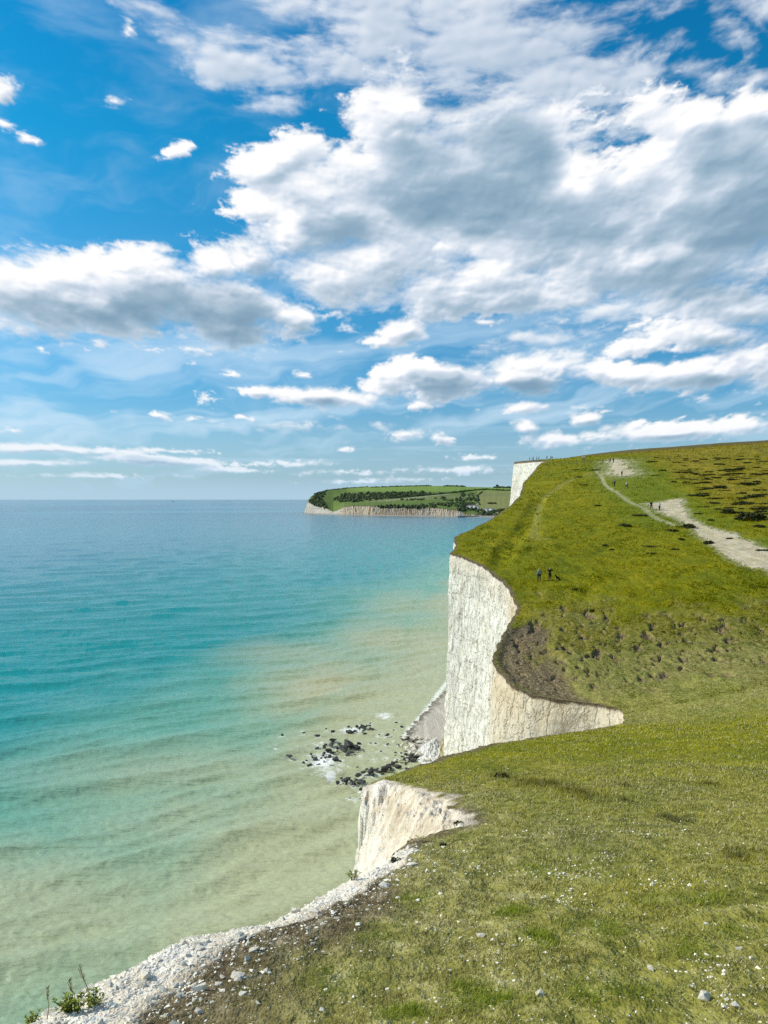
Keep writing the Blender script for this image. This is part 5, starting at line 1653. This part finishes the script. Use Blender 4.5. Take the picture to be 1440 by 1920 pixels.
    wood('hedge', along([(696, 914.0), (760, 911.9), (809, 911.2)], 90), 3.6, 'dark hedge along the left part of the headland skyline', 'hedge', None, 'hedges on the headland')
    wood('hedge', along([(833, 911.7), (855, 911.9), (872, 912.8)], 45), 4.4, 'short dark hedge on the skyline left of the single tree', 'hedge', None, 'hedges on the headland')
    wood('hedge', along([(912, 918), (930, 919.4), (956, 920)], 45), 4.4, 'dark hedge along the top of the yellowish field', 'hedge', None, 'hedges on the headland')
    wood('hedge', along([(926, 914.4), (940, 914.2), (958, 914.6)], 40), 4.6, 'dark hedge on the skyline at the far right by the chalk cliff', 'hedge', None, 'hedges on the headland')
    wood('hedge', along([(905, 922), (898, 927), (895, 940), (900, 947)], 50), 3.2, 'hedge running downhill beside the pale lane', 'hedge', None, 'hedges on the headland')
    wood('hedge', along([(590, 926), (612, 919.6), (650, 915.4), (690, 913.0)], 110), 3.0, 'thin dark hedge where the headland skyline rises from the sea', 'hedge', None, 'hedges on the headland')
    # a lone tree
    x, y, z = place(932.5, 914.0)
    r = empty('tree', (x, y, z), label='single round tree on the headland skyline', cat='tree')
    b = bmesh.new(); tube(b, [(0, 0, -2), (0, 0, 4), (0.4, 0, 8)], 0.8, 0.4, 6); link('trunk', bm_mesh('trunk', b, [STEM_GREEN]), r)
    n = 60; pos = rng.normal(size=(n, 3)) * np.array([2.6, 2.6, 2.0]) + np.array([0, 0, 7])
    V, f = scatter_merge(lumps, pos, 1.6 * rng.uniform(0.6, 1.3, n), rng.uniform(0, 6, n), rng.integers(0, 5, n))
    link('crown', mesh_np('crown', V, f, [FAR_WOOD], False), r)
    return place


FAR_CHALK = chalk_material('far_chalk', True)
FAR_WOOD = plain('far_wood', (0.042, 0.060, 0.022), 0.9, 0.5, 0.08)
FAR_PLACE = headland()

# ------------------------------------------------------------------ boxes, houses, walls
def box_bm(bm, x0, x1, y0, y1, z0, z1):
    v = [bm.verts.new(p) for p in ((x0, y0, z0), (x1, y0, z0), (x1, y1, z0), (x0, y1, z0), (x0, y0, z1), (x1, y0, z1), (x1, y1, z1), (x0, y1, z1))]
    for f in ((3, 2, 1, 0), (4, 5, 6, 7), (0, 1, 5, 4), (1, 2, 6, 5), (2, 3, 7, 6), (3, 0, 4, 7)):
        bm.faces.new([v[i] for i in f])


WHITE_WALL = plain('white_render', (0.78, 0.77, 0.74), 0.9, 0.05, 0.5)
SLATE = plain('slate_roof', (0.20, 0.19, 0.20), 0.7, 0.2, 0.8)
BRICK = plain('brick_chimney', (0.28, 0.15, 0.11), 0.9, 0.2, 1.0)
GLASS = plain('window_glass', (0.03, 0.035, 0.045), 0.15, 0.1)
GREY_WALL = plain('concrete', (0.30, 0.29, 0.27), 0.9, 0.25, 0.1)
WOOD_GREY = plain('weathered_wood', (0.10, 0.088, 0.07), 0.9, 0.3, 4.0)


def cottage(u, v, w, dp, h, rz, label):
    x, y, z = FAR_PLACE(u, v)
    r = empty('cottage', (x, y, z), rz, label=label, cat='cottage', group='white coastguard cottages')
    b = bmesh.new(); box_bm(b, -w / 2, w / 2, -dp / 2, dp / 2, -4, h)
    g = [b.verts.new(p) for p in ((-w / 2, -dp / 2, h), (-w / 2, dp / 2, h), (-w / 2, 0, h + 1.8), (w / 2, -dp / 2, h), (w / 2, dp / 2, h), (w / 2, 0, h + 1.8))]
    b.faces.new(g[:3]); b.faces.new(g[3:][::-1])
    link('wall', bm_mesh('wall', b, [WHITE_WALL]), r)
    b = bmesh.new(); o = 0.4; t = 0.25
    for s in (-1, 1):
        q = [(-w / 2 - o, s * (dp / 2 + o), h - 0.35), (w / 2 + o, s * (dp / 2 + o), h - 0.35), (w / 2 + o, 0, h + 1.9), (-w / 2 - o, 0, h + 1.9)]
        a = [b.verts.new(p) for p in q]; c = [b.verts.new((p[0], p[1], p[2] + t)) for p in q]
        b.faces.new(a[::-1]); b.faces.new(c)
        for i in range(4):
            b.faces.new((a[i], a[(i + 1) % 4], c[(i + 1) % 4], c[i]))
    rf = link('roof', bm_mesh('roof', b, [SLATE]), r)
    for sx in (-0.36, 0.36):
        b = bmesh.new(); box_bm(b, sx * w - 0.6, sx * w + 0.6, -0.5, 0.5, h + 1.0, h + 3.6); link('chimney', bm_mesh('chimney', b, [BRICK]), rf)
    for i in range(3):
        for zz in (1.0, 3.6):
            if zz + 1.4 < h:
                b = bmesh.new(); cx = (-0.3 + 0.3 * i) * w
                box_bm(b, cx - 0.55, cx + 0.55, -dp / 2 - 0.08, -dp / 2 + 0.05, zz, zz + 1.4)
                link('window', bm_mesh('window', b, [GLASS]), r)


cottage(881, 953.6, 15, 9, 7.2, -0.75, 'white cottage at the left end of the upper row by the far shore')
cottage(888.5, 953.2, 13, 9, 7.6, -0.8, 'white cottage in the middle of the upper row by the far shore')
cottage(895.0, 954.4, 10, 8, 6, -0.7, 'smaller white cottage at the right end of the upper row')
cottage(911, 959.2, 14, 9, 6.5, -0.8, 'white cottage left of the pair standing low behind the sea wall')
cottage(920, 958.6, 14, 9, 7, -0.75, 'white cottage right of the pair standing low behind the sea wall')


def sea_wall(u0, u1, v, h, label):
    D = 47.0 * F / (v - 936)
    b = bmesh.new()
    x0, x1 = ray(u0, 936)[0] * D, ray(u1, 936)[0] * D
    w = x1 - x0
    box_bm(b, 0, w, 0, 6, -3, h)
    k = 0
    while k * 9 < w - 2:          # buttresses
        box_bm(b, k * 9 + 1, k * 9 + 2.2, -1.2, 0.0, -3, h - 0.6); k += 1
    box_bm(b, -0.3, w + 0.3, -0.4, 6.4, h + 0.003, h + 0.7)
    o = link('sea_wall', bm_mesh('sea_wall', b, [GREY_WALL])); o.location = (x0, D, 0)
    tag(o, label, 'wall', 'sea walls on the far shore')


sea_wall(858, 899, 969.9, 3.0, 'pale low sea wall below the orange cliff end on the far shore')
sea_wall(900, 942, 969.4, 6.5, 'taller grey sea wall in front of the lower cottages on the far shore')

# ship on the horizon
_D = 14000.0
_x = ray(325, 936)[0] * _D
_r = empty('cargo_ship', (_x, _D, 0), 1.1, label='tiny grey cargo ship on the sea horizon', cat='ship')
_b = bmesh.new()
_a = [(-60, 0), (-58, -9), (40, -9), (66, 0), (40, 9), (-58, 9)]
_lo = [_b.verts.new((x * 0.95, y * 0.9, -3)) for x, y in _a]; _hi = [_b.verts.new((x, y, 12)) for x, y in _a]
_b.faces.new(_lo[::-1]); _b.faces.new(_hi)
for i in range(6):
    _b.faces.new((_lo[i], _lo[(i + 1) % 6], _hi[(i + 1) % 6], _hi[i]))
SHIP = plain('ship_paint', (0.20, 0.24, 0.28), 0.6, 0.1, 0.02)
_r.scale = (0.45,) * 3
link('hull', bm_mesh('hull', _b, [SHIP]), _r)
_b = bmesh.new(); box_bm(_b, -54, -40, -7, 7, 12.003, 30); box_bm(_b, -50, -44, -2, 2, 30.003, 38); link('bridge', bm_mesh('bridge', _b, [SHIP]), _r)

# ------------------------------------------------------------------ fences
def post_fence(pts, label, h=1.15, rails=2, thick=0.07):
    P = []
    for q in pts:
        c = hit(*q); P.append(Vector((c[0], c[1], zg(*c))))
    o0 = P[0]
    r = empty('post_fence', o0, label=label, cat='fence', group='fences on the hill')
    for p in P:
        b = bmesh.new(); q = p - o0
        tube(b, [q + Vector((0, 0, -0.3)), q + Vector((0.01, 0, h))], thick, thick * 0.9, 6)
        link('post', bm_mesh('post', b, [WOOD_GREY]), r)
    for k in range(rails):
        b = bmesh.new(); z = h * (0.92 - 0.45 * k)
        for p, q in zip(P[:-1], P[1:]):
            tube(b, [p - o0 + Vector((0, 0, z)), q - o0 + Vector((0, 0, z))], 0.022, 0.022, 4)
        link('wire', bm_mesh('wire', b, [WOOD_GREY]), r)


post_fence([(1020, 873.5), (1026, 873), (1031, 872.8), (1038, 872.5), (1053, 872), (1067, 871.5), (1081, 871), (1096, 870.5), (1108, 870)], 'low post fence at the head of the far cliff top')
post_fence([(1168, 865), (1180, 863.5), (1192, 862.5), (1212, 861), (1232, 860), (1252, 858.5), (1275, 857.5)], 'post fence crossing the hill right of the chalk patch')
post_fence([(1338, 838), (1345, 837.4), (1352, 837), (1362, 836), (1373, 835.2), (1383, 834.6), (1395, 834), (1408, 833.2), (1422, 832.4), (1437, 831.6)], 'row of fence posts along the skyline at the right')
post_fence([(1406, 838), (1412, 841), (1419, 844), (1427, 848), (1438, 853)], 'fence posts coming downhill at the right edge')

# ------------------------------------------------------------------ people and a dog
def skin_mesh(name, verts, edges, radii, mat, root=0, sub=1):
    me = bpy.data.meshes.new(name)
    me.from_pydata([tuple(v) for v in verts], edges, [])
    o = bpy.data.objects.new(name, me); COL.objects.link(o)
    sk = o.modifiers.new('skin', 'SKIN'); sk.use_smooth_shade = True
    for i, r in enumerate(radii):
        d = me.skin_vertices[0].data[i]
        d.radius = (r, r) if np.isscalar(r) else r
        d.use_root = i == root
    sb = o.modifiers.new('sub', 'SUBSURF'); sb.levels = sb.render_levels = sub
    dg = bpy.context.evaluated_depsgraph_get()
    out = bpy.data.meshes.new_from_object(o.evaluated_get(dg))
    out.name = name
    bpy.data.objects.remove(o); bpy.data.meshes.remove(me)
    out.materials.clear(); out.materials.append(mat)
    return out


SKIN = plain('skin', (0.45, 0.26, 0.18), 0.6, 0.08)
CLOTH = {}


def cloth(name, c):
    if name not in CLOTH:
        CLOTH[name] = plain('cloth_' + name, c, 0.9, 0.2, 8.0)
    return CLOTH[name]


def person(u, v, face, label, top, legs_c, hair, stance='stand', arms='down', lean=0.0, group=None, hgt=1.72, jac_long=False):
    c = hit(u, v); k = hgt / 1.72
    root_loc = Vector((c[0], c[1], zg(*c)))
    fl, fr = {'stand': ((-0.11, 0.02), (0.11, 0.0)), 'apart': ((-0.17, 0.0), (0.22, 0.06)), 'walk': ((-0.10, 0.30), (0.10, -0.30)), 'walk2': ((-0.10, -0.22), (0.10, 0.24))}[stance]
    def L(p):   # bend forward at the hips
        x, y, z = p
        if z > 0.95:
            d = z - 0.95
            y, z = y + d * math.sin(lean), 0.95 + d * math.cos(lean)
        return (x * k, y * k, z * k)
    kn = lambda f, s: (0.10 * s + (f[0] - 0.1 * s) * 0.5, f[1] * 0.5 + 0.06, 0.50)
    if arms == 'down':
        A = [((-0.26, -0.03, 1.15), (-0.27, 0.06, 0.90)), ((0.26, -0.03, 1.15), (0.27, 0.06, 0.90))]
    elif arms == 'up':      # hands raised to the face, elbows out
        A = [((-0.42, 0.05, 1.30), (-0.14, 0.16, 1.55)), ((0.42, 0.05, 1.30), (0.14, 0.16, 1.55))]
    elif arms == 'swing':
        A = [((-0.26, -0.14, 1.16), (-0.26, -0.14, 0.92)), ((0.26, 0.10, 1.16), (0.25, 0.28, 0.98))]
    else:                   # hands in front
        A = [((-0.27, 0.02, 1.15), (-0.08, 0.24, 1.05)), ((0.27, 0.02, 1.15), (0.08, 0.24, 1.05))]
    V = [(0, 0, 0.96), (0, 0, 1.12), (0, 0, 1.33), (0, 0, 1.46), (0, 0.02, 1.55), (0, 0.03, 1.63), (0, 0.02, 1.70)]
    E = [(0, 1), (1, 2), (2, 3), (3, 4), (4, 5), (5, 6)]
    Rr = [0.13, (0.125, 0.10), (0.155, 0.11), 0.055, 0.075, (0.08, 0.095), 0.06]
    def add(p, r, par):
        V.append(p); Rr.append(r); E.append((par, len(V) - 1)); return len(V) - 1
    nose = add((0, 0.125, 1.61), 0.018, 5)
    for s in (-1, 1):
        add((s * 0.085, 0.015, 1.61), 0.02, 5)                       # ears
    arm_pts, leg_pts = [], []
    for s, (el, wr) in zip((-1, 1), A):
        sh = add((s * 0.185, 0, 1.40), 0.062, 2); e = add(el, 0.044, sh); w = add(wr, 0.030, e)
        d = (Vector(wr) - Vector(el)).normalized()
        pm = Vector(wr) + d * 0.07; h = add(tuple(pm), (0.022, 0.038), w)
        side = d.cross(Vector((0, 1, 0.1))).normalized()
        for q, ln in zip((-1.5, -0.5, 0.5, 1.5), (0.065, 0.08, 0.085, 0.072)):
            b1 = pm + side * q * 0.019 + d * 0.045; b2 = b1 + d * ln + Vector((0, 0.02, 0))
            add(tuple(b2), 0.008, add(tuple(b1), 0.009, h))
        add(tuple(Vector(wr) + d * 0.075 + Vector((0, 0.05, 0))), 0.010, w)   # thumb
        arm_pts.append((sh, e, w))
    for s, f in ((-1, fl), (1, fr)):
        hp = add((s * 0.095, 0, 0.90), 0.092, 0); kk = add(kn(f, s), 0.062, hp); an = add((f[0], f[1], 0.10), 0.042, kk); add((f[0] + 0.02 * s, f[1] + 0.17, 0.04), 0.036, an)
        leg_pts.append((hp, kk, an))
    V = [L(p) for p in V]
    Rk = [tuple(np.array(r) * k) if not np.isscalar(r) else r * k for r in Rr]
    o = link('person', skin_mesh('person', V, E, Rk, SKIN))
    o.location = root_loc; o.rotation_euler = (0, 0, face)
    tag(o, label, 'person', group)
    grow = lambda r, a: (np.array(r) + a) * k if not np.isscalar(r) else (r + a) * k
    # coat
    vs, es, rs = [V[0], V[1], V[2], L((0, 0, 1.43))], [(0, 1), (1, 2), (2, 3)], [0.150 * k, tuple(grow((0.135, 0.11), 0.015)), tuple(grow((0.165, 0.12), 0.012)), 0.085 * k]
    if jac_long:
        vs.append(L((0, 0, 0.72))); es.append((0, 4)); rs.append(0.17 * k)
    for (a, b, c2) in arm_pts:
        i = len(vs); vs += [V[a], V[b], V[c2]]; es += [(2, i), (i, i + 1), (i + 1, i + 2)]; rs += [0.076 * k, 0.058 * k, 0.044 * k]
    link('jacket', skin_mesh('jacket', vs, es, rs, top), o)
    vs, es, rs = [V[0]], [], [0.145 * k]
    for (a, b, c2) in leg_pts:
        i = len(vs); vs += [V[a], V[b], V[c2]]; es += [(0, i), (i, i + 1), (i + 1, i + 2)]; rs += [0.105 * k, 0.076 * k, 0.060 * k]
    link('trousers', skin_mesh('trousers', vs, es, rs, legs_c), o)
    vs = [L((0, -0.015, 1.60)), L((0, -0.01, 1.685)), L((0, 0.03, 1.715))]
    link('hair', skin_mesh('hair', vs, [(0, 1), (1, 2)], [0.082 * k, 0.082 * k, 0.060 * k], hair), o)
    for s, f in ((-1, fl), (1, fr)):
        vs = [(f[0] * k, (f[1] - 0.05) * k, 0.05 * k), ((f[0] + 0.01 * s) * k, (f[1] + 0.06) * k, 0.05 * k), ((f[0] + 0.02 * s) * k, (f[1] + 0.19) * k, 0.035 * k)]
        link('shoe', skin_mesh('shoe', vs, [(0, 1), (1, 2)], [0.052 * k, 0.055 * k, 0.036 * k], cloth('black', (0.012, 0.012, 0.014))), o)
    return o


DARK = cloth('dark', (0.014, 0.016, 0.022)); NAVY = cloth('navy', (0.016, 0.022, 0.045)); BLUE = cloth('pale_blue', (0.20, 0.26, 0.38)); WHITE = cloth('white', (0.72, 0.72, 0.72))
GREY = cloth('grey', (0.13, 0.13, 0.14)); JEAN = cloth('jean', (0.035, 0.05, 0.09)); RED = cloth('maroon', (0.10, 0.02, 0.025))
FAIR = cloth('fair_hair', (0.50, 0.40, 0.26)); BROWN = cloth('brown_hair', (0.045, 0.028, 0.018)); BLACKH = cloth('black_hair', (0.012, 0.010, 0.010))
N = math.pi
person(1011, 1089, 0.15, 'fair-haired person in pale blue jacket standing with feet apart on the slope', BLUE, DARK, FAIR, 'apart', 'down', hgt=1.80)
person(1031, 1087.5, N, 'person in long dark coat with both hands raised to the face, beside the dog', DARK, DARK, FAIR, 'stand', 'up', jac_long=True)
person(1221, 955.5, N, 'person all in dark clothes walking on the chalk track, left of a pair', DARK, NAVY, BROWN, 'walk', 'swing')
person(1236.5, 956, N, 'person in white top and dark jacket on the chalk track, right of a pair', WHITE, DARK, BLACKH, 'walk2', 'front')
person(1152.5, 911.5, 0.4, 'person in grey jacket and dark trousers on the narrow trod line', GREY, DARK, BLACKH, 'stand', 'front', 0.1)
person(1175.5, 916.5, 0.2, 'person in white shirt leaning forward on the green strip', WHITE, NAVY, FAIR, 'walk', 'swing', 0.25)
person(1166, 894.3, 0.1, 'person in navy jacket walking uphill below the white chalk patch', NAVY, GREY, BLACKH, 'walk2', 'swing')
person(1130.5, 868.8, 1.2, 'dark-clothed person left of the white chalk patch by the fence', DARK, DARK, BROWN, 'stand', 'down')
person(1144, 868.5, 0.3, 'person in dark coat in front of the left side of the chalk patch', DARK, JEAN, BROWN, 'walk', 'swing')
person(1150, 868.5, 0.3, 'person in dark coat in front of the middle of the chalk patch', NAVY, DARK, BROWN, 'stand', 'front')
person(1093, 863.2, 0.5, 'person in white jacket and dark trousers, left of two on the upper grass', WHITE, DARK, BLACKH, 'walk', 'swing')
person(1096.3, 863.2, 0.4, 'person in bright top and white trousers, right of two on the upper grass', WHITE, GREY, BROWN, 'stand', 'down')
person(1025.5, 860.4, 2.0, 'lone dark figure standing on the skyline', DARK, DARK, BROWN, 'stand', 'down')
person(1033, 859.7, 2.0, 'dark figure on the skyline, left of a close pair', DARK, DARK, BROWN, 'stand', 'front')
person(1035.3, 859.7, -2.0, 'dark figure on the skyline, right of a close pair', NAVY, DARK, BROWN, 'stand', 'front')
for (u_, v_, lab_, t_) in ((1010.3, 863.6, 'tall dark figure rightmost in the group above the chalk face', NAVY), (1006.5, 863.9, 'dark figure second from the right in the group above the chalk face', DARK), (1000.2, 864.2, 'stout dark figure in the middle of the group above the chalk face', DARK),
                            (997.8, 864.4, 'short dark figure left of the middle of the group above the chalk face', GREY), (993.2, 864.8, 'small dark figure leftmost in the group above the chalk face', DARK)):
    person(u_, v_, 1.5, lab_, t_, DARK, BROWN, 'stand', 'down', group='people on the cliff top', hgt=1.55 if 'short' in lab_ or 'small' in lab_ else 1.75)


def dog(u, v):
    c = hit(u, v)
    V = [(0, 0, 0.34), (0.0, 0.22, 0.46), (0, 0.32, 0.60), (0, 0.40, 0.68), (0, 0.52, 0.64), (0, -0.16, 0.20)]
    E = [(0, 1), (1, 2), (2, 3), (3, 4), (0, 5)]
    Rr = [0.125, 0.135, 0.075, 0.075, 0.035, 0.13]
    def add(p, r, par):
        V.append(p); Rr.append(r); E.append((par, len(V) - 1)); return len(V) - 1
    for s in (-1, 1):
        add((s * 0.05, 0.36, 0.77), 0.018, 3)                                  # ears
        e = add((s * 0.09, 0.20, 0.28), 0.045, 1); w = add((s * 0.09, 0.24, 0.12), 0.030, e); add((s * 0.09, 0.30, 0.03), 0.030, w)
        kx = add((s * 0.13, 0.02, 0.22), 0.060, 5); hk = add((s * 0.13, -0.20, 0.07), 0.032, kx); add((s * 0.13, -0.02, 0.03), 0.030, hk)
    t = add((0, -0.30, 0.14), 0.032, 5); add((0.05, -0.46, 0.16), 0.016, t)
    o = link('dog', skin_mesh('dog', V, E, Rr, cloth('black_fur', (0.010, 0.010, 0.010))))
    o.location = (c[0], c[1], zg(*c)); o.rotation_euler = (0, 0, 1.3)
    tag(o, 'black dog sitting on the grass beside the standing couple', 'dog')


dog(1047, 1087.5)
